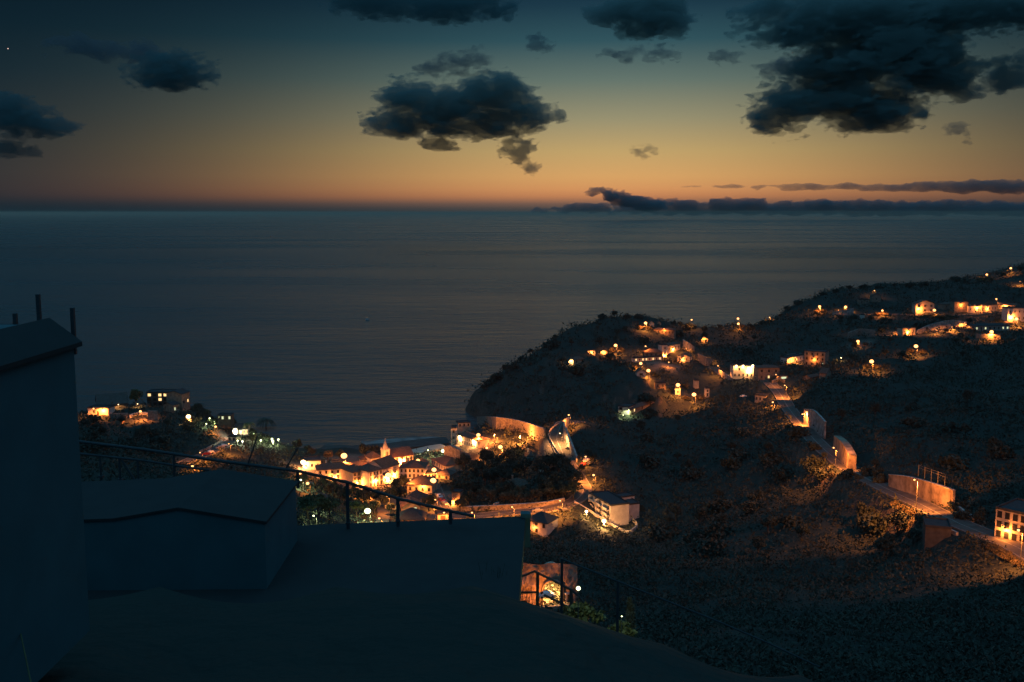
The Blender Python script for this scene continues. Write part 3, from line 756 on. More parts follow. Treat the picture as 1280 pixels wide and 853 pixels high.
V_ = [
 # ---- village by the beach
 ('long_house','long white two-storey house with small square windows, left of the terraced blocks','house',(397,601),(441,598),13,9,'hip',2.0,2,6,1,{'rmat':'old_roof','ww':0.9,'wh':1.2,'chim':1,'group':HG}),
 ('terraced_house','cream terraced block with shutters between the long white house and taller block','house',(441.5,608),(461,604),17,10,'hip',2.0,3,4,0,{'wall':'cream_wall','win':'shutter','ww':1.2,'group':HG}),
 ('terraced_house','taller white three-storey block with tall windows at the right end of the terrace','house',(461.8,610),(478.5,606),20,10,'hip',2.0,3,4,1,{'win':'shutter','ww':0.8,'wh':1.5,'group':HG}),
 ('barn','broad building with big pale tiled roof and glaring side wall before the church','hall',(480,601),(499,594),15,11,'gable',3.2,1,2,0,{'rmat':'roof_tile','ww':1.0,'wh':1.6,'group':HG}),
 ('annexe','low white annexe glowing under the brightest wall lamp below the big pale roof','annexe',(479,604),(491,602),8,4,'flat',0,1,2,0,{'group':HG,'ww':1.0}),
 ('townhouse','white two-storey townhouse with six bays and a balcony, right of the glaring barn','house',(499.5,598),(530.5,598.5),13,10,'hip',2.4,2,6,1,{'ww':0.85,'wh':1.25,'chim':1,'door':True,'group':HG}),
 ('dormer_house','cream house with three square windows and a roof dormer below the townhouse','house',(509,616),(540,618),11,9,'hip',2.8,1,4,0,{'wall':'cream_wall','ww':1.0,'chim':0,'group':HG}),
 ('market_hall','long low market hall with a wide brown hip roof near the beach lamps','hall',(539,580.5),(557,590),7,17,'hip',2.6,1,6,0,{'rmat':'roof_tile','win':'shutter','ww':0.8,'group':HG}),
 ('cottage','small dark-roofed cottage in shadow beside the market hall','house',(545,598),(562,600),5,7,'hip',2.2,1,2,0,{'wall':'brown_wall','group':HG}),
 ('seafront_house','plain cream flat-roofed building glowing at the seaward left edge of the village','house',(379,588),(401,587),11,8,'flat',0,1,3,0,{'wall':'white_wall','ww':0.7,'group':HG}),
 ('kiosk','small white flat kiosk beneath the brightest lamp of the seafront','kiosk',(416,584),(425.5,583),5.5,4,'flat',0,1,2,0,{'group':HG}),
 ('gable_house','dark cottage whose gable shows one small lit white window','house',(502,641),(525,640),7,8,'front',2.0,1,2,0,{'wall':'brown_wall','lit':{(0,0):None,(0,1):'lit_pane_pale'},'group':HG}),
 ('low_house','low house with a long dark roof just behind the foreground terrace edge','house',(497,656),(530,656),6,9,'hip',3.2,1,3,0,{'wall':'brown_wall','rmat':'dark_roof','win':'shutter','group':HG}),
 ('hut','small pale hut with a barrel of lit wall beside the village street','hut',(547,652),(560.5,651),8,5,'flat',0,1,1,0,{'wall':'cream_wall','win':'wood','ww':1.8,'wh':1.8,'group':HG}),
 ('dark_house','unlit house with a steep dark roof between the dormer house and the gabled cottage','house',(505,632),(531,633),6,8,'hip',3.4,1,3,0,{'wall':'brown_wall','rmat':'dark_roof','group':HG}),
 ('garden_house','little hip-roofed garden house lit greenish white among hanging foliage','house',(390.5,632),(405.5,632.5),7,6,'hip',1.8,1,2,0,{'win':'shutter','ww':1.3,'group':HG}),
 ('tower_house','narrow square brown tower-like house with one bright edge beside the village street','house',(564.8,632),(575,633),17,4,'flat',0,1,0,0,{'wall':'brown_wall','group':HG}),
 ('shop','small white shopfront under a bright wall lamp right of the townhouse','shop',(530.8,598),(543,597),5,5,'flat',0,1,3,0,{'group':HG}),
 ('awning_shop','low shop with a sloping canopy next to the lit lamp below the market hall','shop',(531.5,606),(543.5,605),5,5,'gable',1.0,1,2,0,{'group':HG}),
 ('back_house','low pale house with a flat roof behind the terraced blocks near the sea','house',(446,588),(463,586),4.5,7,'hip',1.6,1,3,0,{'group':HG}),
 ('back_house','dim hip-roofed house between the seafront lamp and the church','house',(452,580),(465,579),4.5,7,'hip',1.6,1,2,0,{'wall':'cream_wall','group':HG}),
 ('chapel_house','white house with dark hip roof joined to the left foot of the church tower','house',(464.5,582),(476.8,580),8.5,7,'hip',2.4,1,3,0,{'group':HG}),
 ('boathouse','low dark shed behind the lamp between the church and the beach','shed',(522,584),(537,583),4,6,'hip',1.8,1,0,0,{'wall':'grey_wall','group':HG}),
 ('small_house','low white house just right of the plain seafront building, behind the side-by-side lamps','house',(402,591),(416,589.5),6,6,'hip',1.4,1,3,0,{'group':HG}),
 ('small_house','dim cream house behind the long white house, under the brightest seafront lamp','house',(424,591),(444,588),6,7,'hip',1.6,1,4,0,{'wall':'cream_wall','group':HG}),
 ('small_house','pale house wedged between the shuttered terrace and the chapel house','house',(462,593),(479,589),7,7,'hip',1.8,1,3,0,{'rmat':'roof_tile','group':HG}),
 ('lane_cottage','small lit cottage in the lane left of the steep dark roof','house',(481,637),(495,637),7,6,'gable',1.6,1,2,0,{'wall':'cream_wall','rmat':'dark_roof','group':HG}),
 ('lane_cottage','small cottage with a lit end on the glowing bank below the terrace','house',(468,629),(480,627.5),6,6,'front',1.6,1,1,0,{'wall':'cream_wall','rmat':'dark_roof','group':HG}),
 # ---- rock terrace right of the village
 ('customs_house','long white building with two rows of windows strung along the top of a sea rock','house',(570.8,552.5),(597.5,561.5),10,7,'hip',1.1,2,9,0,{'win':'shutter','ww':0.8,'wh':1.2,'group':'buildings on the sea rock'}),
 ('end_house','tall white block closing the seaward end of the long building on the rock','house',(564,551.5),(570.6,551.5),16,6,'flat',0,2,1,0,{'D':516,'win':'shutter','group':'buildings on the sea rock'}),
 ('terrace_house','low flat building above and behind the long building on the rock','house',(572.5,534.5),(588,533.5),5,5,'flat',0,1,3,0,{'D':538,'wall':'cream_wall','group':'buildings on the sea rock'}),
 # ---- valley
 ('small_house','small white house with one square window and a dark roof below the two starry lamps','house',(657,578),(668,578),7.5,6,'hip',1.8,1,1,0,{'ww':1.4,'chim':1,'group':HV}),
 ('valley_house','dim brown house with a hip roof standing alone among dark trees in the valley','house',(636,615),(660,614),7,8,'hip',2.4,1,3,0,{'wall':'brown_wall','rmat':'old_roof','chim':1,'group':HV}),
 ('roadside_house','white roadside house stepping down under the bend of the coast road','house',(684,585),(699,582),6,6,'gable',1.6,1,3,0,{'group':HV}),
 ('roadside_house','pale annexe with a lit parapet beside the coast road','house',(696,582),(707,577),6,5,'flat',0,1,2,0,{'group':HV}),
 ('farmhouse','white two-storey farmhouse with five dark windows beyond the terrace corner','house',(657,664.5),(684,669.5),15,8.5,'hip',2.8,2,3,0,{'ww':1.0,'wh':1.3,'rmat':'dark_roof','group':HV,'lit':{(0,2):None}}),
 ('villa','modern flat white villa with brightly lit open floors alone on the dark slope','house',(772.5,518),(786,519.5),10,9,'flat',0,2,2,0,{'ww':1.8,'wh':1.4,'lit':{(0,0):None,(0,1):'lit_pane_pale',(1,1):None},'group':HV}),
 ('villa_wing','long low wing with a pale roof running right from the modern villa','house',(788,517),(817,508),5,5,'gable',1.2,1,3,0,{'wall':'brown_wall','rmat':'old_roof','lit':{(0,0):'lit_pane'},'group':HV}),
 ('garage','flat grey garage with an open dark doorway at the top of the valley road','garage',(943.5,502),(957,503.7),8,6,'flat',0,1,3,0,{'wall':'grey_wall','win':'shutter','group':HV}),
 ('flat_block','three-storey balconied building by the road at the right edge','apartment building',(1243,672),(1292,684),38,11,'flat',0,3,5,0,{'wall':'cream_wall','ww':1.3,'wh':1.6,'group':HV}),
 ('block_house','dim bare concrete block standing below the road wall at right','house',(1156,678),(1188,681),20,7,'flat',0,1,0,0,{'wall':'dark_wall','group':HV}),
 # ---- headland
 ('cape_cottage','small gabled house with a bright white end, outermost on the dark headland','house',(711,456),(717,456),5,5,'front',1.5,1,1,0,{'lit':{(0,0):'lit_pane_pale'},'group':HP}),
 ('cape_cottage','low dark-roofed house joined to the right of the outermost lit gable','house',(717.5,455),(731,453),4,6,'hip',1.8,1,2,0,{'wall':'cream_wall','group':HP}),
 ('cape_hut','tiny lit hut with two openings between the outermost houses and the tiny gable','hut',(735,443),(744,443),4,4,'flat',0,1,2,0,{'group':HP}),
 ('cape_hut','tiny bright gable on the headland slope just left of a starry lamp','hut',(750.5,444),(759,444),3.2,4,'front',1.8,1,0,0,{'group':HP}),
 ('ridge_house','small lit gable beside the highest lamp on the headland crest','house',(811,408),(818,408),3.5,5,'front',1.8,1,0,0,{'group':HP}),
 ('ridge_house','smallest gable on the headland crest, right of the highest lamp','house',(821,406),(826.5,406),2,4,'front',1.6,1,0,0,{'wall':'cream_wall','group':HP}),
 ('row_house','row of low brown houses strung below the headland crest','house',(817,418),(843,419),6,6,'hip',1.0,1,6,0,{'wall':'brown_wall','win':'shutter','group':HP}),
 ('arcade_house','tall white end of an arcaded house glowing at the heart of the hamlet','house',(828,447),(834,446.5),15,5,'flat',0,2,1,0,{'group':HP}),
 ('arcade_house','white arcaded wing with dark openings behind the tall lit end','house',(834.5,441),(850,438),8,6,'hip',1.4,1,4,0,{'win':'shutter','ww':1.2,'wh':1.8,'group':HP}),
 ('hamlet_house','grey house with a lit gable below the arcaded wing','house',(846,453),(862,454),8,7,'front',1.6,1,2,0,{'wall':'grey_wall','win':'shutter','group':HP}),
 ('hamlet_house','small lit house with a framed front alone on the slope above the hamlet','house',(877,428),(885,428),4,5,'front',1.6,1,2,0,{'wall':'cream_wall','win':'shutter','group':HP}),
 ('hamlet_house','white canopy-fronted house right under the lower of two close lamps','house',(796,471),(807,471),5.5,6,'front',1.8,1,1,0,{'ww':2.0,'win':'shutter','group':HP}),
 ('hamlet_house','brown house with a wide hip roof beneath the red-capped lamp pole','house',(806,446),(828,446),5,7,'hip',2.2,1,4,0,{'wall':'brown_wall','win':'shutter','group':HP}),
 ('hamlet_house','low white row with lit openings behind the two close lamps','house',(793,452),(827,450),3.5,4,'flat',0,1,8,0,{'win':'lit_pane','ww':0.9,'lit':{(0,1):'shutter',(0,4):'shutter',(0,6):'shutter'},'group':HP}),
 ('ruin','roofless brown ruin with two openings left of the starry lamp pair','ruin',(819,486),(832,486),7,4,'flat',0,1,2,0,{'wall':'brown_wall','win':'shutter','group':HP}),
 ('white_hut','small white hut right under the left lamp of the starry pair','hut',(844,494),(850.5,494),8,4,'flat',0,1,1,0,{'win':'shutter','group':HP}),
 ('stone_house','square lit block standing above the right lamp of the starry pair','house',(868,486),(873.5,486),10,4,'flat',0,1,0,0,{'wall':'cream_wall','group':HP}),
 ('post_house','slim white house end right of the starry pair, next to a dark garage roof','house',(882,497),(886.5,497),11,4,'flat',0,2,1,0,{'win':'shutter','group':HP}),
 ('tavern','wide white house washed by four bright wall lamps above a flight of stairs','house',(916,473),(947,473),15,8,'flat',0,2,6,0,{'ww':0.9,'wh':1.3,'lit':{(1,0):None,(1,2):None,(1,4):None},'group':HP}),
 ('tavern_neighbour','dim brown house with two dark windows joined to the right of the lamp-washed house','house',(947.6,475.5),(974,475),15,8,'hip',1.2,2,3,0,{'wall':'brown_wall','lit':{(0,1):'lit_pane',(0,0):'shutter'},'group':HP}),
 ('pool_house','low flat house with a pale lit strip window right of the dim brown house','house',(974.5,474.5),(985,474),3.5,4,'flat',0,1,1,0,{'wall':'brown_wall','win':'lit_pane_pale','ww':5.0,'wh':1.0,'group':HP}),
 ('lane_house','bright low house front with a lit bank above it, left of the dim three-storey block','house',(984,455),(1004,451),7,5,'flat',0,1,3,0,{'group':HP}),
 ('three_storey_house','dim three-storey block with a grid of dark windows on the plateau','house',(1005,457),(1031,459),18,9,'flat',0,3,4,0,{'wall':'brown_wall','win':'pane_dark','lit':{(0,3):'lit_pane_pale'},'group':HP}),
 ('shed','small slanted lit shed end below the three-storey block','shed',(1012,475),(1024,473),3,4,'gable',1.0,1,0,0,{'wall':'brown_wall','group':HP}),
 ('shed','narrow lit gable end right of the slanted shed','shed',(1033,472),(1039,470),5,4,'front',2.4,1,0,0,{'wall':'brown_wall','group':HP}),
 # ---- right hand plateau
 ('chalet','gabled house with a balcony and bright trim beside a starry lamp on the right plateau','house',(1144.5,391),(1167.5,391),11,8,'front',2.6,2,3,0,{'wall':'cream_wall','win':'shutter','ww':1.8,'wh':1.5,'group':HP}),
 ('plateau_house','small lit house right of the gabled house with the balcony','house',(1180,387),(1192,386),6,6,'hip',1.2,1,2,0,{'wall':'brown_wall','group':HP}),
 ('plateau_house','plain square brown house standing tallest in the row on the right plateau','house',(1192.8,390.5),(1210,390.5),12.5,8,'flat',0,1,0,0,{'wall':'brown_wall','group':HP}),
 ('plateau_house','bright white flat house with roof posts right of the plain brown one','house',(1210.5,391.5),(1225.5,391.5),8.5,6,'flat',0,1,3,0,{'ww':0.7,'chim':2,'group':HP}),
 ('plateau_house','long low house with a terrace wall in the row left of the right edge','house',(1227.5,390),(1246,389),7.5,6,'flat',0,1,5,0,{'wall':'cream_wall','win':'shutter','group':HP}),
 ('plateau_house','low house with a brown sloping roof next to the red-capped pole at far right','house',(1247,386),(1270,387),5,6,'gable',1.2,1,4,0,{'wall':'cream_wall','win':'shutter','group':HP}),
 ('plateau_house','big bright cream house cut by the right edge above a starry lamp','house',(1259,402),(1288,402),16,9,'flat',0,2,5,0,{'ww':0.8,'lit':{(0,0):None},'group':HP}),
 ('hill_house','dim gabled house with one lit corner high on the dark right hill','house',(1090,378),(1101,378),8,6,'front',2.0,1,1,0,{'wall':'brown_wall','win':'shutter','group':HP}),
 ('hill_house','low broken-walled house left of the dim gabled house on the hill','house',(1074,380),(1087,380),5,5,'flat',0,1,2,0,{'wall':'brown_wall','win':'shutter','group':HP}),
 ('roadside_hut','tiny lit hut below the lamp-lit wall on the right plateau','hut',(1076,399),(1080.5,399),5,3,'flat',0,1,0,0,{'group':HP}),
 ('bank_house','lit cream house set into the glowing bank above the terrace road','house',(1128,420),(1144,419),9,5,'flat',0,1,3,0,{'wall':'cream_wall','win':'shutter','group':HP}),
 ('lit_window_house','dark low house showing a row of small lit windows below the right-hand row','house',(1218,414),(1262,413),6,7,'hip',1.4,1,8,0,{'wall':'grey_wall','rmat':'dark_roof','ww':1.1,'wh':1.3,'lit':{(0,0):'lit_pane_pale',(0,2):'lit_pane_pale',(0,6):'lit_pane_pale',(0,7):'lit_pane_pale'},'group':HP}),
 # ---- left cape
 ('cape_block','flat cream block with a dark door glowing at the left end of the cape','house',(110,519),(135.5,519.5),8.5,7,'flat',0,1,5,0,{'door':True,'lit':{(0,0):None,(0,3):None,(0,4):None},'win':'shutter','group':HC}),
 ('glass_roof_house','dark building with a long grey sloping roof behind the glowing block','house',(122,510),(160,507),3.5,12,'gable',4.5,1,0,0,{'D':515,'wall':'dark_wall','rmat':'dark_wall','group':HC}),
 ('hotel','flat dark hotel block showing three lit windows at the top of the cape','hotel',(184,508),(217,508),17,8,'flat',0,3,5,0,{'D':530,'wall':'dark_wall','ww':1.6,'lit':{(1,2):'lit_pane',(2,2):'lit_pane',(2,3):'lit_pane',(2,0):'lit_pane'},'group':HC}),
 ('hotel_wing','tall dark-roofed wing with a yellow-lit end right of the hotel','house',(227.5,507),(237.5,503.5),14,9,'gable',1.6,2,2,0,{'wall':'brown_wall','rmat':'dark_roof','lit':{(0,1):'lit_pane',(1,0):None,(1,1):None},'D':522,'group':HC}),
 ('hotel_wing','lower pale end wall with a bright window below the tall dark-roofed wing','house',(217,517),(224.5,514.5),10,6,'gable',1.2,1,2,0,{'wall':'brown_wall','rmat':'dark_roof','lit':{(0,0):'lit_pane_pale'},'group':HC}),
 ('terrace_bar','low dark terrace building with a pale green lit strip near the tall dark pillar','bar',(272,525),(289,525),5,5,'flat',0,1,4,0,{'D':503,'wall':'dark_wall','rmat':'dark_roof','lit':{(0,1):'lit_pane_pale',(0,3):'lit_pane_pale'},'group':HC}),
 ('lodge','white lodge with two lit windows and a glaring end wall on the cape point','house',(297,546),(310,544.5),9,7,'gable',2.2,1,3,0,{'lit':{(0,0):None,(0,1):'lit_pane',(0,2):'lit_pane'},'ww':1.2,'wh':1.8,'rmat':'dark_roof','group':HC}),
 ('lodge_porch','narrow white porch glaring at the left end of the cape lodge','porch',(291.5,546.5),(296.5,546.5),11,4,'flat',0,1,0,0,{'group':HC}),
 ('gate_house','pale little gate house below the glaring porch on the cape','hut',(285,551),(295,552),5,4,'flat',0,1,2,0,{'wall':'cream_wall','group':HC}),
 ('ledge_house','dim half-buried house below the glowing block on the cape','house',(145,531),(151,531),6,5,'flat',0,1,0,0,{'wall':'brown_wall','group':HC}),
]
for r in V_:
    nm, lb, ct, pl, pr, hp, dp, rf, ri, rows, cols, sd, kw = r
    house(nm, lb, ct, pl, pr, hp, dp, rf, ri, rows, cols, sd, **kw)

# church: nave, tower with belfry and spire
ch, q = house('church', 'white parish church with a pointed bell tower and a row of tall nave windows', 'church', (488.5,584), (516.5,580), 12, 10, 'gable', 3.0, 1, 5, 0, wall='white_wall', rmat='roof_tile', ww=0.9, wh=3.0)
g = ground(482, 585); tw = 3.0; th = 0.0
top = P(482, 562, g.y); th = top.z - g.z
T = (Matrix.Translation(ch.location) @ Matrix.Rotation(ch.rotation_euler.z, 4, 'Z')).inverted() @ Matrix.Translation(g) @ Matrix.Rotation(rad(42), 4, 'Z')
mb = MB(); mb.box(-tw/2, tw/2, -tw/2, tw/2, -3, th); mb.box(-tw/2 - .15, tw/2 + .15, -tw/2 - .15, tw/2 + .15, th * 0.62, th * 0.62 + .2); mb.box(-tw/2 - .2, tw/2 + .2, -tw/2 - .2, tw/2 + .2, th + .003, th + .3)
for sx in (-1, 1):
    for sy in (-1, 1): mb.cyl((sx * tw / 2.2, sy * tw / 2.2, th + .3), (sx * tw / 2.2, sy * tw / 2.2, th + 1.1), .22, .04, 6)
t_ = mb.build('tower', MATS['white_wall'], ch); t_.matrix_local = T
mb = MB(); sh = P(482, 551, g.y).z - top.z
mb.cyl((0, 0, th + .305), (0, 0, th + sh), tw * 0.55, 0.12, 8); mb.ball((0, 0, th + sh + .15), .28); mb.box(-.05, .05, -.05, .05, th + sh + .4, th + sh + 1.3); mb.box(-.35, .35, -.05, .05, th + sh + .85, th + sh + .95)
mb.build('spire', MATS['cream_wall'], t_)
for an in (0, -math.pi / 2):
    for zz, hh in ((th * 0.8, 1.7), (th * 0.42, 0.8)):
        o = link('belfry_opening' if hh > 1 else 'window', win_mesh(0.85, hh, 'shutter'), t_)
        o.matrix_local = Matrix.Rotation(an + (math.pi if an else 0), 4, 'Z') @ Matrix.Translation((0, -tw / 2, zz))

# apartment building: stepped blocks with balconies
ap, q = house('apartment_building', 'stepped pale apartment building with stacked balconies in the valley', 'apartment building', (763.5,654), (799,650), 21, 12, 'flat', 0, 3, 5, 0, wall='white_wall', rmat='dark_roof', lit={(0,0):None,(1,0):None,(2,0):None,(0,3):None,(1,3):None,(2,3):None,(0,4):None,(1,4):None,(2,4):None,(0,1):'shutter',(1,1):'shutter',(2,1):'shutter'}, ww=1.4, wh=1.7)
st = q['h'] / 3
for r in range(3):
    mb = MB(); xa, xb = q['x0'] + q['w'] * .37, q['x0'] + q['w'] * .66
    z = st * r + 0.1
    mb.box(xa, xb, q['y0'] - 1.3, q['y0'] - .003, z, z + .18); mb.box(xa, xb, q['y0'] - 1.3, q['y0'] - 1.15, z + .183, z + 1.0)
    mb.box(xa, xa + .15, q['y0'] - 1.147, q['y0'] - .003, z + .183, z + 2.6)
    mb.build('balcony', MATS['white_wall'], ap)
_, q2 = house('', '', '', (737,636), (763,652.5), 20, 8, 'flat', 0, 3, 5, 0, wall='white_wall', rmat='dark_roof', root=ap, ww=1.5, wh=1.8, win='shutter')
for r in range(3):
    for k in range(3):
        mb = MB(); xa = q2['x0'] + q2['w'] * (k + .28) / 3; xb = xa + q2['w'] * .2; z = q2['h'] / 3 * r + .1
        mb.box(xa, xb, q2['y0'] - 1.4, q2['y0'] - .003, z, z + .18); mb.box(xa, xb, q2['y0'] - 1.4, q2['y0'] - 1.25, z + .183, z + 1.0)
        mb.box(xa - .18, xa - .003, q2['y0'] - 1.4, q2['y0'] - .003, z, z + q2['h'] / 3 - .1)
        o = mb.build('balcony', MATS['white_wall'], ap); o.matrix_local = q2['T']
house('', '', '', (776,628.5), (793,626), 6, 5, 'flat', 0, 1, 0, 0, wall='white_wall', rmat='dark_roof', root=ap, D=q['cen'].y + 2)
# ---------------------------------------------------------------- lamps
LP = 2.2
def light(parent, loc, col, power, r=0.25, spot=False, tilt=0):
    l = bpy.data.lights.new('lamp_light', 'SPOT' if spot else 'POINT')
    if spot: l.spot_size = rad(spot); l.spot_blend = 0.3
    l.color = col; l.energy = power * LP; l.shadow_soft_size = r
    o = bpy.data.objects.new('lamp_light', l); C.objects.link(o); o.parent = parent; o.location = loc; o.rotation_euler = (rad(tilt), 0, 0)
    return o
LENS = {'s': ('sodium_lens', SOD), 'w': ('warm_lens', WARM), 'p': ('pale_lens', PALE), 'x': ('white_lens', WHITE)}
_POLE = {}
def lamp(px, py, label, power=1.0, h=7.0, size=0.42, col='s', kind='street_lamp', group='street lamps of the village and hills', side=1, dmin=140.0, lead=0.9, D=None):
    """a lamp whose head is seen at (px, py); its pole stands on the ground below"""
    lens, lc = LENS[col]
    if D: g = P(px, py + h * F / D, D)
    else:
        D_ = 500.0
        for _ in range(8):
            g = ground(px, min(852, py + h * F / D_), dmin); D_ = 0.5 * D_ + 0.5 * g.y
    if not D:
        d = ray(px, py); best = None
        for (ax, ay, bx, by, fz, fh, nx, ny, dp) in FACES:
            ex, ey = bx - ax, by - ay; k = d.x / d.y
            den = ex - k * ey
            if abs(den) < 1e-6: continue
            t_ = (k * ay - ax) / den; yy = ay + t_ * ey
            zz = EYE + d.z / d.y * yy
            if -.06 <= t_ <= 1.06 and fz - 1.5 <= zz <= fz + fh + (2.5 if kind == 'wall_lamp' else .5) and abs(yy - g.y) < 45 and (best is None or yy < best[0]): best = (yy, k * yy, nx, ny)
        if best and (kind == 'wall_lamp' or g.y > best[0] - 1.0):
            off = 1.0 if kind == 'wall_lamp' else 2.2
            gy = best[0] - best[3] * off; g = Vector((d.x / d.y * gy, gy, gz(d.x / d.y * gy, gy)))
    head = P(px, py, g.y)
    h = max(1.2, head.z - g.z)
    r = empty(kind, (head.x, g.y, g.z)); tag(r, label, 'street lamp' if kind == 'street_lamp' else kind.replace('_', ' '), group)
    if kind in ('street_lamp', 'floodlight_mast'):
        mb = MB(); mb.cyl((0.9 * side, 0, -0.6), (0.9 * side, 0, h + 0.25), 0.10, 0.06, 8); mb.box(0.9 * side - .18, 0.9 * side + .18, -.18, .18, -.6, .35)
        mb.build('pole', MATS['lamp_iron'], r)
        mb = MB(); mb.cyl((0.9 * side, 0, h + 0.2), (0, 0, h + 0.42), 0.05, 0.05, 6); mb.build('arm', MATS['lamp_iron'], r)
        mb = MB(); mb.ball((0, 0, h + 0.34), 0.45, 0.22, 0.12, 10, 6); mb.build('lamp_head', MATS['lamp_iron'], r)
    elif kind == 'wall_lamp':
        mb = MB(); mb.box(-.06, .06, 0, 0.9, h + .25, h + .33); mb.ball((0, 0, h + 0.28), 0.3, 0.3, 0.12, 10, 6); mb.build('bracket', MATS['lamp_iron'], r)
    else:
        pw = .07 if power > .01 else .016
        mb = MB(); mb.cyl((0, 0, -0.5), (0, 0, h - size), pw, pw * .8, 6); mb.build('post', MATS['lamp_iron'], r)
    mb = MB(); size *= 1.25 if size > .5 else 1.0; mb.ball((0, 0, h), size * 1.2, size * 1.2, size, 12, 8)
    mb.build('lens', MATS[lens], r)
    light(r, (0, -0.25, h - size * 1.05 - 0.25) if power > .01 else (0, .12, h + .16), lc, 5200.0 * power * (0.5 if kind == 'wall_lamp' else 1.0), 0.2, (150 if px > 560 and py > 515 or px > 955 and py > 465 or px < 300 else 166) if kind in ('street_lamp', 'floodlight_mast') else 0, 44 if px > 1100 and py > 560 else 30 if px > 955 and py > 465 else 10)
    return r
SL = 'street lamps of the village and hills'
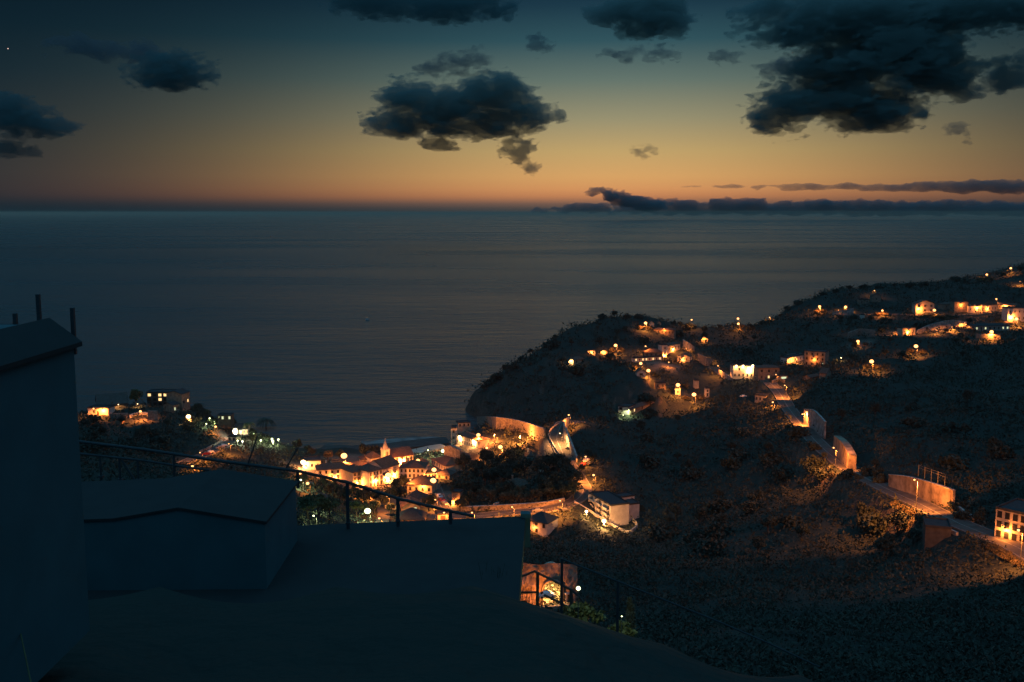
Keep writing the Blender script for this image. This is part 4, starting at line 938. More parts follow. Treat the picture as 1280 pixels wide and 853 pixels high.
for a in [
 # village
 (430,570,'brightest lamp of the seafront, on a tall mast over the little white kiosk',5.0,9.0,0.95,'s','floodlight_mast'),
 (407,581,'left of two small lamps side by side near the plain seafront building',0.8,5,0.5),
 (414,581.5,'right of two small lamps side by side near the plain seafront building',0.6,5,0.45),
 (379,578,'large glaring lamp on the left end of the plain cream seafront building',1.6,5,0.8,'w','wall_lamp'),
 (378.5,586,'small lamp a little under the glaring one at the seafront building',0.7,3.5,0.45),
 (375,591,'lamp lowest of three by the dark shed corner at the village edge',0.9,3.5,0.55),
 (485.5,594.5,'glaring wall lamp washing the low annexe in front of the church',3.2,4.5,0.95,'s','wall_lamp'),
 (494,592,'unseen wall lamp within the glare on the side of the pale-roofed barn',1.6,5.5,0.4,'s','wall_lamp'),  # the source itself is unseen; it lights the barn side
 (503,576,'floodlight washing the nave of the church',4.0,3.0,0.3,'s','wall_lamp'),
 (478,573,'floodlight at the foot of the church tower',1.6,4.0,0.15,'s','garden_lantern',SL,1,140.0,0.9,458.0),
 (522.5,576,'single starry lamp between the church and the market hall',1.1,6,0.6),
 (542.5,587.5,'lamp in front of the white end wall of the market hall',1.7,4.5,0.7),
 (541.5,601,'broad bright lamp below the market hall at the right of the village',2.2,5,0.85),
 (566,627,'upright strip lamp on the edge of the tower-like brown house',1.0,3.0,0.4,'s','wall_lamp'),
 (544,625,'dim lamp among the parked cars of the village street',0.9,4,0.3),
 (470,600,'wall lamp lighting the three-storey block at the end of the terrace',1.4,4,0.25,'s','wall_lamp'),
 (448,603,'wall lamp under the shuttered cream terrace block',1.0,4,0.25,'s','wall_lamp'),
 (418,603,'wall lamp before the long white house with small square windows',1.0,4,0.25,'s','wall_lamp'),
 (452,612,'lamp on the glowing earth bank below the terraced blocks',1.5,4,0.3),
 (513,600,'wall lamp at the door of the townhouse with six bays',1.0,4,0.25,'s','wall_lamp'),
 (484,620,'tall reddish lamp post in the village street behind the terrace rail',1.0,7,0.35),
 (474,648,'small lamp low in the lane beside the long dark roof',1.4,4,0.3),
 (528,608,'wall lamp lighting the cream house with the dormer',0.6,4,0.2,'s','wall_lamp'),
 (459.5,639,'greenish white starry garden lamp among the lower village trees',0.7,5,0.75,'p'),
 (401,628,'garden lamp by the little garden house in the foliage',0.28,4,0.2,'p'),
 (392,645,'low garden lamp among the hanging foliage beside the dark shed',0.22,4,0.2,'p'),
 (384.5,604.5,'small reddish lamp in the courtyard right of the dark shed',0.5,4,0.5),
 (376,600,'courtyard lamp close against the dark shed wall',0.5,4,0.3,'p'),
 (553.5,564,'greenish white lamp at the far end of the promenade under the rock',0.5,4,0.55,'p'),
 (535,563,'pale slender lamp post on the beach promenade',0.3,5,0.28,'p'),
 (555,641,'lamp at the village street corner in front of the pale hut',1.3,5,0.25),
 (590,641,'lamp on the lower road between tower-like house and farmhouse',2.2,6,0.25),
 (640,634,'lamp on the lower road behind the white farmhouse',2.2,6,0.25),
 (700,626,'lamp at the road bend left of the apartment building',2.2,6,0.25),
 # sea rock
 (598,544,'starry lamp behind the right end of the long building on the rock',1.6,6,0.65),
 (625.5,559,'starry lamp farthest right on the rock terrace',1.7,6,0.7),
 (608.5,560,'smaller lamp between the two starry lamps of the rock terrace',0.9,4,0.5),
 (574.5,546.5,'wall lamp on the seaward half of the long building on the rock',1.0,4,0.6,'w','wall_lamp'),
 (592,551.5,'wall lamp on the landward half of the long building on the rock',1.0,4,0.6,'w','wall_lamp'),
 (650,545,'lamp added to light the curved retaining wall under the cliff',4.5,4,0.2,'s','garden_lantern'),  # added lamp: lights the wall and warms the cliff face
 (618,543,'lamp added to light the seaward end of the curved retaining wall',2.0,4,0.2,'s','garden_lantern'),  # second added lamp for the same retaining wall
 # coast road and valley
 (711,519,'pale curved lamp post at the top of the coast road',1.8,8,0.35),
 (700,542,'lamp inside the upper bend of the coast road',2.0,6,0.2,'w'),
 (722,588,'lamp halfway down the straight of the coast road',2.2,6,0.25),
 (742,594,'bright pair of lights on the wall right of the coast road',0.9,4,0.4),
 (732,571,'lamp beside the parked cars right of the coast road',0.8,4,0.3),
 (733,639.5,'left of two round lamps on the low wall before the apartment building',0.5,3,0.5,'w','garden_lantern'),
 (755,651.5,'right of two round lamps on the low wall before the apartment building',0.9,3,0.55,'w','garden_lantern'),
 (786,513,'white lamp on the side of the modern villa',0.22,3,0.25,'p'),
 (779,519,'small green-white lamp in the garden of the modern villa',0.14,2.5,0.2,'p'),
 # headland
 (807,404,'starry lamp highest on the headland crest',1.5,6,0.75),
 (769.5,432,'starry lamp alone on the dark left slope of the headland',1.4,6,0.75),
 (807,433,'small red-capped lamp pole in the hamlet',0.6,6,0.4),
 (801,454.5,'upper of two close lamps in the hamlet',1.2,5,0.65),
 (810.5,463.5,'lower of two close lamps in the hamlet',1.8,5,0.75),
 (847.5,481.5,'left lamp of the big starry pair below the hamlet',1.9,7,0.8),
 (867.5,493.5,'right lamp of the big starry pair below the hamlet',1.9,7,0.8),
 (831,444,'wall lamp at the tall end of the arcaded house',1.0,4,0.25,'s','wall_lamp'),
 (858,436,'lamp on the lit slab slope behind the arcaded house',1.0,5,0.2),
 (883,447,'lamp on the glowing rock right of the hamlet',1.3,4,0.3),
 (836,453,'wall lamp in the lane under the arcaded house',0.8,3.5,0.3,'s','wall_lamp'),
 (880,422,'lamp at the lone framed house above the hamlet',0.35,4,0.2),
 (864.5,400,'lone lamp seen against the sea on the saddle',0.6,8,0.5),
 (922.5,398.5,'upper of two lamps one above the other on the saddle skyline',0.9,12,0.55),
 (923,405,'lower of two lamps one above the other on the saddle skyline',1.0,6,0.65),
 (962,397,'small lamp in bushes where the right ridge meets the saddle',0.8,4,0.4),
 (920.5,457.5,'leftmost of the four lamps on the washed house front',0.22,3,0.5,'w','wall_lamp'),
 (929,457.5,'second from left of the four lamps on the washed house front',0.22,3,0.5,'w','wall_lamp'),
 (936.5,461.5,'largest of the four lamps on the washed house front',0.7,3.5,0.9,'w','wall_lamp'),
 (941,457.5,'rightmost of the four lamps on the washed house front',0.22,3,0.55,'w','wall_lamp'),
 (897.5,457.5,'lamp on a white post at the head of the lit stairs',1.2,7,0.3),
 (994,447,'lamp under the glowing bank left of the three-storey block',1.6,4,0.3),
 (1051.5,447.5,'short white light strip on the dark slope right of the three-storey block',0.25,3,0.3,'w'),
 (1089.5,452,'big starry lamp low on the dark slope right of the three-storey block',1.8,7,0.8),
 (1145,433,'big starry lamp alone above the dark valley slope',1.6,7,0.8),
 (1239.5,415,'big starry lamp in front of the low brown wall at right',1.7,6,0.8),
 (1270.5,399,'starry lamp before the big cream house at the right edge',2.4,6,0.8),
 (1072.5,427,'starry lamp on the glowing terrace under a brown wall',1.8,5,0.7),
 (1103,388.5,'smaller starry lamp in bushes left of the gabled balcony house',1.2,5,0.55),
 (1168,388,'starry lamp at the right corner of the gabled balcony house',1.6,5,0.75),
 (1024.5,383.5,'leftmost starry lamp of the right plateau',1.5,5,0.75),
 (1057,384,'starry lamp over the lit wall near the left end of the right plateau',1.6,5,0.75),
 (1093,363.5,'small lamp at the corner of the dim gabled house on the hill',0.5,5,0.35),
 (1233.5,343.5,'left of two lamps in bushes high on the right skyline',1.6,5,0.65),
 (1263.5,335.5,'right of two lamps high on the right skyline',1.4,6,0.65),
 (1275,352,'small unseen lamp lighting the bank at the right edge of the skyline',1.5,4,0.2),  # unseen source put in to light the bank
 (1245.5,374,'red-capped pole light in the row of the right plateau',0.6,7,0.5),
 (1222,384,'wall lamp on the bright white flat house with posts',0.8,3,0.35,'s','wall_lamp'),
 (1202,381,'wall lamp by the plain square brown house',0.5,4,0.2,'s','wall_lamp'),
 (1125,411,'lamp on the glowing bank above the terrace road',1.6,4,0.25),
 (1190,409,'lamp added to light the long wall of the terrace road',1.8,3,0.2),  # added in front of the wall so that its face is lit
 (1170,412.5,'low lamp before the left half of the long lit wall',1.2,3,0.2),
 (1048,388,'lamp behind the lit wall at the left end of the right plateau',0.7,4,0.2),
 (1082,414,'small lamp under the arched brown terrace wall',1.2,3,0.25),
 (1206,404,'small lamp at the right end of the long glowing wall',1.0,3,0.25),
 (1256,382,'small wall lamp on the low brown-roofed house at far right',0.8,3,0.25,'s','wall_lamp'),
 (1235,385,'small wall lamp on the long low house in the right-hand row',0.8,3,0.25,'s','wall_lamp'),
 (853,449,'small wall lamp on the grey house with the lit gable',0.5,3,0.25,'s','wall_lamp'),
 (842,436,'small wall lamp under the arcaded wing of the hamlet',0.8,3,0.22,'s','wall_lamp'),
 (830,411,'small lamp over the row of low brown houses on the crest',0.6,3,0.25,'s','wall_lamp'),
 (714,451,'small lamp on the outermost lit gable of the headland',0.3,3,0.3,'w','wall_lamp'),
 (739,440,'small lamp on the tiny hut with two openings',0.4,3,0.22,'s','wall_lamp'),
 (754,440,'small lamp on the tiny bright gable by the starry lamp',0.4,3,0.2,'s','wall_lamp'),
 (1149,386,'wall lamp added to brighten the front of the gabled balcony house',1.6,4,0.22,'s','wall_lamp'),  # added fill for a front the corner lamp leaves dim
 (1264,396,'wall lamp added to brighten the big cream house at the right edge',1.8,4,0.25,'s','wall_lamp'),  # added fill for the front of the cream house
 (1136,415,'wall lamp on the cream house set into the glowing bank',0.9,3,0.22,'s','wall_lamp'),
 (667,659,'dim wall lamp on the white farmhouse beyond the terrace corner',0.12,3,0.12,'s','wall_lamp'),
 (1017,449,'dim wall lamp on the three-storey block of the plateau',0.35,3,0.2,'s','wall_lamp'),
 # valley road
 (970,468.5,'short white lamp post at the upper end of the valley road',0.6,7,0.25),
 (981,482,'lamp over the highest lit stretch of the valley road',2.6,7,0.25),
 (966,503,'low lamp at the garage corner by the valley road',0.9,3.5,0.35),
 (1008.5,515.5,'round bright lamp at the bend of the valley road',3.4,6,0.4),
 (1003,518,'small lamp just left of the round bright one at the road bend',0.5,5,0.25),
 (1042,560,'lamp arm over the straight of the valley road',3.4,8,0.22),
 (1143,600,'lamp pole in front of the tall lit retaining wall',5.0,9,0.2),
 (1273,663,'street lamp before the balconied building at the right edge',2.0,8,0.22),
 (1256,662,'wall lamp under the first balcony of the building at the right edge',0.5,3,0.2,'s','wall_lamp'),
 # left cape
 (175.5,514.5,'reddish lamp above the round glowing patio on the cape',1.3,4.5,0.5),
 (235.5,521,'wide pale lamp cluster below the hotel wings',1.2,4,0.75,'w'),
 (269.5,533.5,'small reddish lamp on the cape lane',0.8,4,0.45),
 (294,538,'glaring wall lamp on the lodge porch of the cape',1.0,3.5,0.65,'x','wall_lamp'),
 (240.5,583,'lamp at the rounded lower end of the cape road',1.3,4,0.4),
 (250,566,'lamp over the curve of the cape road',1.4,5,0.2),
 (286,555,'lamp at the upper end of the cape road',1.0,5,0.2),
 (117,511,'lamp on the roof edge of the glowing cream block',1.1,5,0.3),
 (128,512,'wall lamp before the right half of the glowing cream block',0.9,3,0.25,'s','wall_lamp'),
 (172,505,'garden floodlight under the pale tree on the cape',0.4,2.0,0.2,'w'),
 (148,506,'garden lamp among shrubs left of the pale tree on the cape',0.18,2,0.2,'w'),
 (185.5,490.5,'small white lamp at the left corner of the hotel roof',0.12,3,0.35,'x'),
 (193.5,490,'small white lamp in the middle of the hotel roof',0.12,3,0.35,'x'),
 (233,500,'wall lamp on the yellow-lit end of the hotel wing',0.35,4,0.2,'w','wall_lamp'),
 (262,523,'greenish garden lamp among shrubs by the terrace bar',0.25,3,0.3,'p'),
 (338.5,541,'upper left of the cluster of white garden lamps at the cape point',0.14,3,0.42,'x','garden_lantern'),
 (344.5,541.5,'upper right of the cluster of white garden lamps at the cape point',0.12,3,0.42,'x','garden_lantern'),
 (340,549,'middle of the cluster of white garden lamps at the cape point',0.14,3,0.42,'p','garden_lantern'),
 (341,552,'lowest of the cluster of white garden lamps at the cape point',0.14,2.5,0.42,'p','garden_lantern'),
 (348,549.5,'rightmost of the cluster of white garden lamps at the cape point',0.12,2.5,0.36,'p','garden_lantern'),
 (317.5,543,'single white garden lamp just right of the cape lodge',0.12,2.5,0.32,'p','garden_lantern'),
 (326,550.5,'white garden lamp beside the dark domed tree on the cape point',0.12,2,0.32,'p','garden_lantern'),
 (303,552,'pair-like white garden lamp below the cape lodge',0.1,2,0.32,'x','garden_lantern'),
 (297,551,'low white garden lamp left of the pair-like one under the lodge',0.1,2,0.3,'p','garden_lantern'),
 (268,528,'tiny white garden lamp in the shrubs left of the terrace bar',0.08,2,0.25,'p','garden_lantern'),
 (258,530,'tiny white garden lamp left of the other shrub lamps by the bar',0.08,2,0.25,'p','garden_lantern'),
]:
    lamp(*a)

mat('rock_wall', (0.30, 0.235, 0.17), 0.95, 0.6, 0.42, bump=0.8, col2=(0.12, 0.095, 0.075), detail=8)
# ---------------------------------------------------------------- retaining walls
def wall(label, pts, hpx, th=0.6, m='stone_wall', name='retaining_wall', cap=True, group=None, D=None, sink=2.5, cat='wall'):
    """pts: photographed foot of the wall; hpx: its height at every point"""
    hs = hpx if isinstance(hpx, (list, tuple)) else [hpx] * len(pts)
    wp = []
    for (x, y), h in zip(pts, hs):
        g = P(x, y, D) if D else ground(x, y)
        wp.append((g.x, g.y, g.z, h * g.y / F))
    c = catmull(wp, 2.0) if len(wp) > 2 else np.array([np.array(wp[0]) * (1 - t) + np.array(wp[-1]) * t for t in np.linspace(0, 1, 12)])
    n = len(c)
    d = np.gradient(c[:, :2], axis=0); d /= np.linalg.norm(d, axis=1)[:, None] + 1e-9
    nr = np.c_[-d[:, 1], d[:, 0]]
    nr[nr[:, 1] < 0] *= -1
    bk = c[:, :2] + nr * th
    o0 = c[0, :3].copy()
    vs = []
    for i in range(n):
        z0 = c[i, 2] - sink; z1 = c[i, 2] + c[i, 3]
        vs += [(c[i,0]-o0[0], c[i,1]-o0[1], z0-o0[2]), (c[i,0]-o0[0], c[i,1]-o0[1], z1-o0[2]), (bk[i,0]-o0[0], bk[i,1]-o0[1], z1-o0[2]), (bk[i,0]-o0[0], bk[i,1]-o0[1], z0-o0[2])]
    fs = []
    for i in range(n - 1):
        a, b2 = 4 * i, 4 * i + 4
        fs += [(a, b2, b2 + 1, a + 1), (a + 1, b2 + 1, b2 + 2, a + 2), (a + 2, b2 + 2, b2 + 3, a + 3)]
    fs += [(0, 1, 2, 3), (4 * n - 4, 4 * n - 1, 4 * n - 2, 4 * n - 3)]
    mb = MB(); mb.add(vs, fs)
    ob = mb.build(name, MATS[m], None, o0); tag(ob, label, cat, group)
    if cap:
        mb = MB(); vs = []
        for i in range(n):
            zt = c[i, 2] + c[i, 3] - o0[2] + 0.003
            p = c[i, :2] - nr[i] * 0.12 - o0[:2]; q = bk[i] + nr[i] * 0.12 - o0[:2]
            vs += [(p[0], p[1], zt), (p[0], p[1], zt + .2), (q[0], q[1], zt + .2), (q[0], q[1], zt)]
        mb.add(vs, fs + [(4 * i + 3, 4 * i + 7, 4 * i + 4, 4 * i) for i in range(n - 1)])
        mb.build('coping', MATS['concrete'], ob)
    return ob
wall('long curved stone retaining wall under the headland cliff, lit from the right', [(596,534),(615,536),(640,539),(660,543),(680,548)], [13,15,15,14,12], m='stone_wall')
wall('high curved wall on the outer side of the upper coast road bend', [(712,531),(706,540),(707,552),(713,566),(720,578)], [9,14,16,14,8], m='concrete')
wall('thin parapet around the outside of the upper coast road bend', [(704,530),(692,536),(686,545),(690,556),(700,572)], 3, th=0.35, m='concrete', cap=False, name='parapet')
wall('long low wall along the far side of the lower village road', [(575,640),(600,639),(640,637),(680,633),(706,628)], [6,6,6,5,5], m='stone_wall')
wall('stub of pale wall at the break in the lower road wall', [(618,637),(624,635)], 8, m='concrete', cap=False, name='gatepost')
wall('white garden wall running down in front of the apartment building', [(718,630),(745,646),(775,664),(788,667)], 4, th=0.3, m='white_wall', cap=False, name='garden_wall')
wall('short wall turning up at the right end of the apartment garden', [(789,667),(797,660),(790,652)], 5, th=0.3, m='white_wall', cap=False, name='garden_wall')
wall('lit retaining wall with a bright top edge beside the bend of the valley road', [(1006,530),(1018,538),(1032,549)], [19,25,22], m='concrete')
wall('short ribbed rock wall lit from the road lamp, mid valley road', [(1050,566),(1060,578),(1070,588)], [22,26,20], m='rock_wall', cap=False, th=2.5)
bw = wall('tall broad concrete retaining wall glowing behind the lamp pole at lower right', [(1110,610),(1132,617),(1160,627),(1190,639)], [17,22,25,27], m='rock_wall')
wall('low dark wall end past the tall concrete wall at lower right', [(1196,646),(1215,653)], [14,8], m='concrete', cap=False, name='wall_end')
wall('low parapet of the valley road above the bare concrete block', [(1170,660),(1195,670)], 5, m='concrete', cap=False, name='parapet')
wall('lit wall under the starry lamp at the left of the right plateau', [(1040,394),(1054,394),(1067,394)], [4,6,9], m='concrete', cap=False, name='terrace_wall')
wall('brown arched terrace wall above the lamp on the glowing terrace', [(1060,424),(1075,420),(1093,421)], [8,9,8], m='stone_wall', cap=False, name='terrace_wall')
wall('long glowing wall along the terrace road of the right plateau', [(1146,418),(1165,414),(1190,410),(1208,408)], [5,9,10,6], m='concrete', cap=False, name='terrace_wall')
wall('low brown front wall beneath the big starry lamp at right', [(1219,425.5),(1235,425.5),(1250.5,425.5)], 8, m='stone_wall', cap=False, name='terrace_wall')
wall('low wall at the foot of the dim house on the left cape', [(137,523),(149,523),(160,522)], 6, m='stone_wall', cap=False, name='terrace_wall')
wall('curved rim wall of the glowing round patio on the cape', [(163,523),(170,520),(180,519),(189,521)], 4, m='white_wall', cap=False, name='patio_wall')
wall('lit side wall right of the glowing patio on the cape', [(185,526),(197,526)], 13, m='stone_wall', cap=False, name='terrace_wall')
wall('bright rail-like parapet along the upper side of the cape road', [(250,566),(262,561),(278,552)], 3, th=0.3, m='concrete', cap=False, name='parapet')
wall('brown terrace wall supporting the terraced blocks of the village', [(418,611),(428,611),(441,611)], 9, m='stone_wall', cap=False, name='terrace_wall')
wall('glowing garden wall below the two right terraced blocks', [(442,624),(455,622),(466,616)], 6, m='stone_wall', cap=False, name='garden_wall')
wall('pale slab wall sloping beside the arcaded house in the hamlet', [(853,436),(860,439),(868,439)], [12,11,6], m='concrete', cap=False, name='slab_wall')
wall('low ruined wall on the glowing rock right of the hamlet', [(872,452),(882,458),(890,456)], [10,12,6], m='stone_wall', cap=False, name='rock_wall')
wall('stepped wall beside the lit stairs left of the washed house', [(898,470),(906,474),(915,477)], [8,7,4], m='concrete', cap=False, name='stair_wall')
wall('lit low wall over the glowing bank left of the three-storey block', [(984,447),(994,446),(1004,445)], 4, m='stone_wall', cap=False, name='bank_wall')
wall('rim of wall above the highest lit stretch of the valley road', [(966,480),(973,477),(980,479)], 4, m='stone_wall', cap=False, name='bank_wall')
wall('brown rock face under the seaward end of the long building', [(555,580),(562,584),(580,588),(600,580)], [22,28,24,12], m='stone_wall', cap=False, name='rock_wall', th=2.5)
# fence on the tall wall
g0 = ground(1150, 625); f0 = P(1148, 589, g0.y + 2); f1 = P(1190, 604, ground(1190, 642).y + 2)
r = empty('metal_fence', f0); tag(r, 'thin metal fence standing on top of the tall concrete wall', 'fence')
dv = f1 - f0
for k in range(6):
    p = dv * (k / 5)
    mb = MB(); mb.box(p.x - .06, p.x + .06, p.y - .06, p.y + .06, p.z - 1.5, p.z + 1.8); mb.build('post', MATS['lamp_iron'], r)
for zz in (1.0, 1.7):
    mb = MB(); mb.cyl((0, 0, zz), (dv.x, dv.y, dv.z + zz), .05); mb.build('rail', MATS['lamp_iron'], r)

# ---------------------------------------------------------------- cars and boat
def make_car(m):
    r = empty('parked_car', (0, 0, 0))
    mb = MB(); hw = .85
    pr = [(-2.1,.35),(-2.1,.85),(-1.5,.95),(-.75,1.42),(.7,1.42),(1.35,.98),(2.05,.82),(2.1,.35)]
    mb.add([(x, -hw * (.82 if z > 1.2 else 1), z) for x, z in pr] + [(x, hw * (.82 if z > 1.2 else 1), z) for x, z in pr],
           [tuple(range(8)), tuple(range(8, 16))[::-1]] + [(k, 8 + k, 8 + (k + 1) % 8, (k + 1) % 8) for k in range(8)])
    mb.build('body', m, r)
    mb = MB(); mb.add([(-1.42,-.7,1.0),(-.8,-.66,1.36),(-.8,.66,1.36),(-1.42,.7,1.0)], [(0,1,2,3)]); mb.add([(1.3,-.7,1.03),(.78,-.66,1.36),(.78,.66,1.36),(1.3,.7,1.03)], [(0,3,2,1)])
    for v in range(len(mb.v)): mb.v[v] = (mb.v[v][0] + (.03 if mb.v[v][0] > 0 else -.03), mb.v[v][1], mb.v[v][2] + .03)
    mb.build('windscreen', MATS['pane_dark'], r)
    for x in (-1.3, 1.3):
        for y in (-.8, .8):
            mb = MB(); mb.cyl((x, y - .1, .32), (x, y + .1, .32), .32, .32, 12); mb.build('wheel', MATS['tyre'], r)
    for y in (-.6, .6):
        mb = MB(); mb.box(-2.13, -2.08, y - .15, y + .15, .6, .78); mb.build('tail_lamp', MATS['car_red'], r)
        mb = MB(); mb.box(2.07, 2.13, y - .15, y + .15, .55, .72); mb.build('headlight', MATS['car_white'], r)
    return r
CARS = {k: None for k in ('car_white', 'car_grey', 'car_dark', 'car_red')}
def car(px, py, yaw, m, label, lights=False, D=None, dmin=140):
    g = P(px, py, D) if D else ground(px, py, dmin)
    if CARS[m] is None: CARS[m] = r = make_car(MATS[m])
    else: r = copy_tree(CARS[m])
    r.location = (g.x, g.y, g.z + 0.02); r.rotation_euler = (0, 0, rad(yaw))
    tag(r, label, 'car', 'cars parked along the streets')
    if lights:
        for ch in r.children:
            if ch.name.startswith('tail_lamp'):
                ch.data = ch.data.copy(); ch.data.materials[0] = MATS['tail_light']
    return r
car(695,577,10,'car_white','white car parked by the roadside house under the coast road bend')
car(733,577,60,'car_white','white car at the head of the cars parked right of the coast road')
car(737,581,60,'car_dark','dark car behind the white one right of the coast road')
car(729,583,60,'car_red','reddish car beside the two others right of the coast road')
car(929,497,5,'car_white','white car alone on the dark slope left of the garage')
car(262,567,35,'car_white','pale car at the lower end of the row on the cape road')
car(257,569,35,'car_red','reddish car just behind the lowest pale car on the cape road')
car(275,561,35,'car_grey','grey car in the upper half of the cape road row')
car(279,559,35,'car_white','white car at the upper end of the cape road row')
car(549,622,-60,'car_white','white car parked in the village street left of the tower-like house')
car(552,627,-60,'car_red','red car parked behind the white one in the village street')
car(556,631,-60,'car_grey','grey car nearest the tower-like house in the village street')
car(386,607,20,'car_grey','grey car in the pale courtyard beside the dark shed')
car(712,563,130,'car_dark','car with glowing red tail lights driving up the coast road', lights=True)
car(672,640,0,'car_grey','grey car on the lower road behind the farmhouse')
car(706,639,0,'car_dark','dark car parked at the road bend before the apartment building')
g = on_z(459, 400, 0.0)
r = empty('fishing_boat', g); tag(r, 'tiny fishing boat with one light far out on the dark sea', 'boat')
mb = MB(); pr = [(-4,0),(-3.6,1.3),(0,1.5),(3,1.1),(4.6,0)]
vs = [(x, -y, 1.0 + .1 * abs(x) * .5) for x, y in pr] + [(x, y, 1.0 + .1 * abs(x) * .5) for x, y in pr] + [(x * .8, -y * .5, -.4) for x, y in pr] + [(x * .8, y * .5, -.4) for x, y in pr]
mb.add(vs, [(i, i + 1, 11 + i, 10 + i) for i in range(4)] + [(5 + i, 15 + i, 16 + i, 6 + i) for i in range(4)] + [(i, 5 + i, 6 + i, i + 1) for i in range(4)])
mb.build('hull', MATS['car_white'], r)
mb = MB(); mb.box(-1.6, .6, -.8, .8, .95, 2.6); mb.build('cabin', MATS['car_white'], r)
mb = MB(); mb.cyl((-.4, 0, 2.603), (-.4, 0, 5.0), .06); mb.build('mast', MATS['lamp_iron'], r)
mb = MB(); mb.ball((-.4, 0, 5.2), .3); mb.build('mast_light', MATS['lit_pane'], r); r.scale = (.6, .6, .6)

# ---------------------------------------------------------------- trees
def leaf_cloud(centres, n, size, seed, flat=1.0):
    rg = np.random.default_rng(seed)
    V = []; per = n // len(centres)
    for (cx, cy, cz, r) in centres:
        d = rg.normal(size=(per, 3)); d /= np.linalg.norm(d, axis=1)[:, None]
        rr = r * rg.random(per) ** 0.4
        p = np.c_[cx + d[:, 0] * rr, cy + d[:, 1] * rr, cz + d[:, 2] * rr * flat]
        a = rg.normal(size=(per, 3)); a /= np.linalg.norm(a, axis=1)[:, None]
        b_ = np.cross(a, rg.normal(size=(per, 3))); b_ /= np.linalg.norm(b_, axis=1)[:, None]
        s = size * (0.6 + 0.8 * rg.random((per, 1)))
        V.append(np.stack([p - a * s - b_ * s * .6, p + a * s - b_ * s * .6, p + a * s * .7 + b_ * s * .6, p - a * s * .7 + b_ * s * .6], 1).reshape(-1, 3))
    V = np.concatenate(V)
    return V, np.arange(len(V)).reshape(-1, 4)
def proto_tree(kind, seed, leafm):
    rg = random.Random(seed)
    r = empty(kind, (0, 0, -500))
    mb = MB(); cs = []
    if kind == 'cypress':
        mb.cyl((0, 0, -.5), (0, 0, 5), .16, .05, 6)
        cs = [(rg.uniform(-.15, .15), rg.uniform(-.15, .15), .9 + k * .62, .85 * math.sin(math.pi * min(.97, (k + 2.2) / 13.0)) + .1) for k in range(11)]
        V, Fc = leaf_cloud(cs, 900, .16, seed)
    elif kind == 'palm_tree':
        mb.cyl((0, 0, -.5), (.25, 0, 5.2), .2, .14, 8)
        V = []
        for k in range(40):
            a = 2 * math.pi * k / 22 + rg.uniform(-.1, .1); up = rg.uniform(.1, 1.1)
            for s in range(7):
                t0, t1 = s / 7, (s + 1) / 7
                def pt(t, off):
                    rr = 2.6 * t; z = 5.2 + up * 1.6 * t - 2.4 * t * t
                    return (.25 + math.cos(a) * rr - math.sin(a) * off, math.sin(a) * rr + math.cos(a) * off, z - abs(off) * .35)
                w0, w1 = .34 * (1 - t0 * .8), .34 * (1 - t1 * .8)
                for sg in (-1, 1):
                    V += [pt(t0, 0), pt(t1, 0), pt(t1, sg * w1), pt(t0, sg * w0)]
        V = np.array(V); Fc = np.arange(len(V)).reshape(-1, 4)
    elif kind == 'bush':
        mb.cyl((0, 0, -.5), (0, 0, 1.0), .14, .06, 6)
        cs = [(rg.uniform(-1.4, 1.4), rg.uniform(-1.4, 1.4), rg.uniform(.5, 1.6), rg.uniform(.7, 1.2)) for k in range(7)]
        V, Fc = leaf_cloud(cs, 700, .2, seed, .85)
    else:
        mb.cyl((0, 0, -.6), (.15, 0, 2.2), .28, .18, 8)
        for k in range(6):
            a = k * 1.05 + rg.uniform(-.2, .2); q = (math.cos(a) * rg.uniform(1.1, 1.9), math.sin(a) * rg.uniform(1.1, 1.9), rg.uniform(3.2, 4.8))
            mb.cyl((.12, 0, rg.uniform(1.5, 2.1)), q, .12, .04, 6)
            cs.append((*q, rg.uniform(.9, 1.35)))
        for k in range(4): cs.append((rg.uniform(-.9, .9), rg.uniform(-.9, .9), rg.uniform(4.2, 5.4), rg.uniform(.8, 1.2)))
        V, Fc = leaf_cloud(cs, 1400, .21, seed)
    mb.build('trunk', MATS['bark'], r)
    link('crown', np_mesh('crown', V, Fc, leafm), r)
    return r
TP = {}
def tree(kind, px, py, h, label, group=None, leafm='leaf', seed=0, dmin=140.0, D=None, at=None):
    """h: height in metres; (px, py) is the foot of the trunk"""
    k = (kind, leafm, seed)
    g = at if at is not None else (P(px, py, D) if D else ground(px, py, dmin))
    if k in TP: r = copy_tree(TP[k])
    else: TP[k] = r = proto_tree(kind, seed * 31 + len(kind), MATS[leafm])
    base = {'cypress': 7.6, 'palm_tree': 6.0, 'bush': 2.6, 'tree': 6.4}[kind]
    s = h / base
    r.location = g; r.scale = (s * random.uniform(.92, 1.12), s * random.uniform(.92, 1.12), s); r.rotation_euler = (0, 0, random.uniform(0, 6.28))
    tag(r, label, {'palm_tree': 'palm tree'}.get(kind, kind), group)
    return r
tree('tree',213,494,8,'dark rounded tree rising against the sea above the hotel','trees on the left cape',seed=1)
tree('tree',226,496,7,'dark round tree partly behind the hotel wings','trees on the left cape',seed=2)
tree('tree',170,509,10,'pale yellow-lit feathery tree in front of the hotel on the cape','trees on the left cape','leaf_pale',3)
tree('bush',150,508,4,'yellow-lit shrub left of the feathery tree on the cape','trees on the left cape','leaf_pale',1)
tree('tree',247,522,8,'dark tree mass right of the hotel wing','trees on the left cape',seed=1)
tree('tree',258,526,7,'dark tree left of the terrace bar on the cape','trees on the left cape',seed=2)
tree('palm_tree',311,546,8,'small palm lit from below right of the cape lodge','trees on the left cape','leaf_pale',1)
tree('palm_tree',333,548,13,'tall dark palm against the sea at the cape point','trees on the left cape','leaf',2)
tree('bush',329,553,5.5,'dark dome-shaped tree at the cape point','trees on the left cape',seed=2)
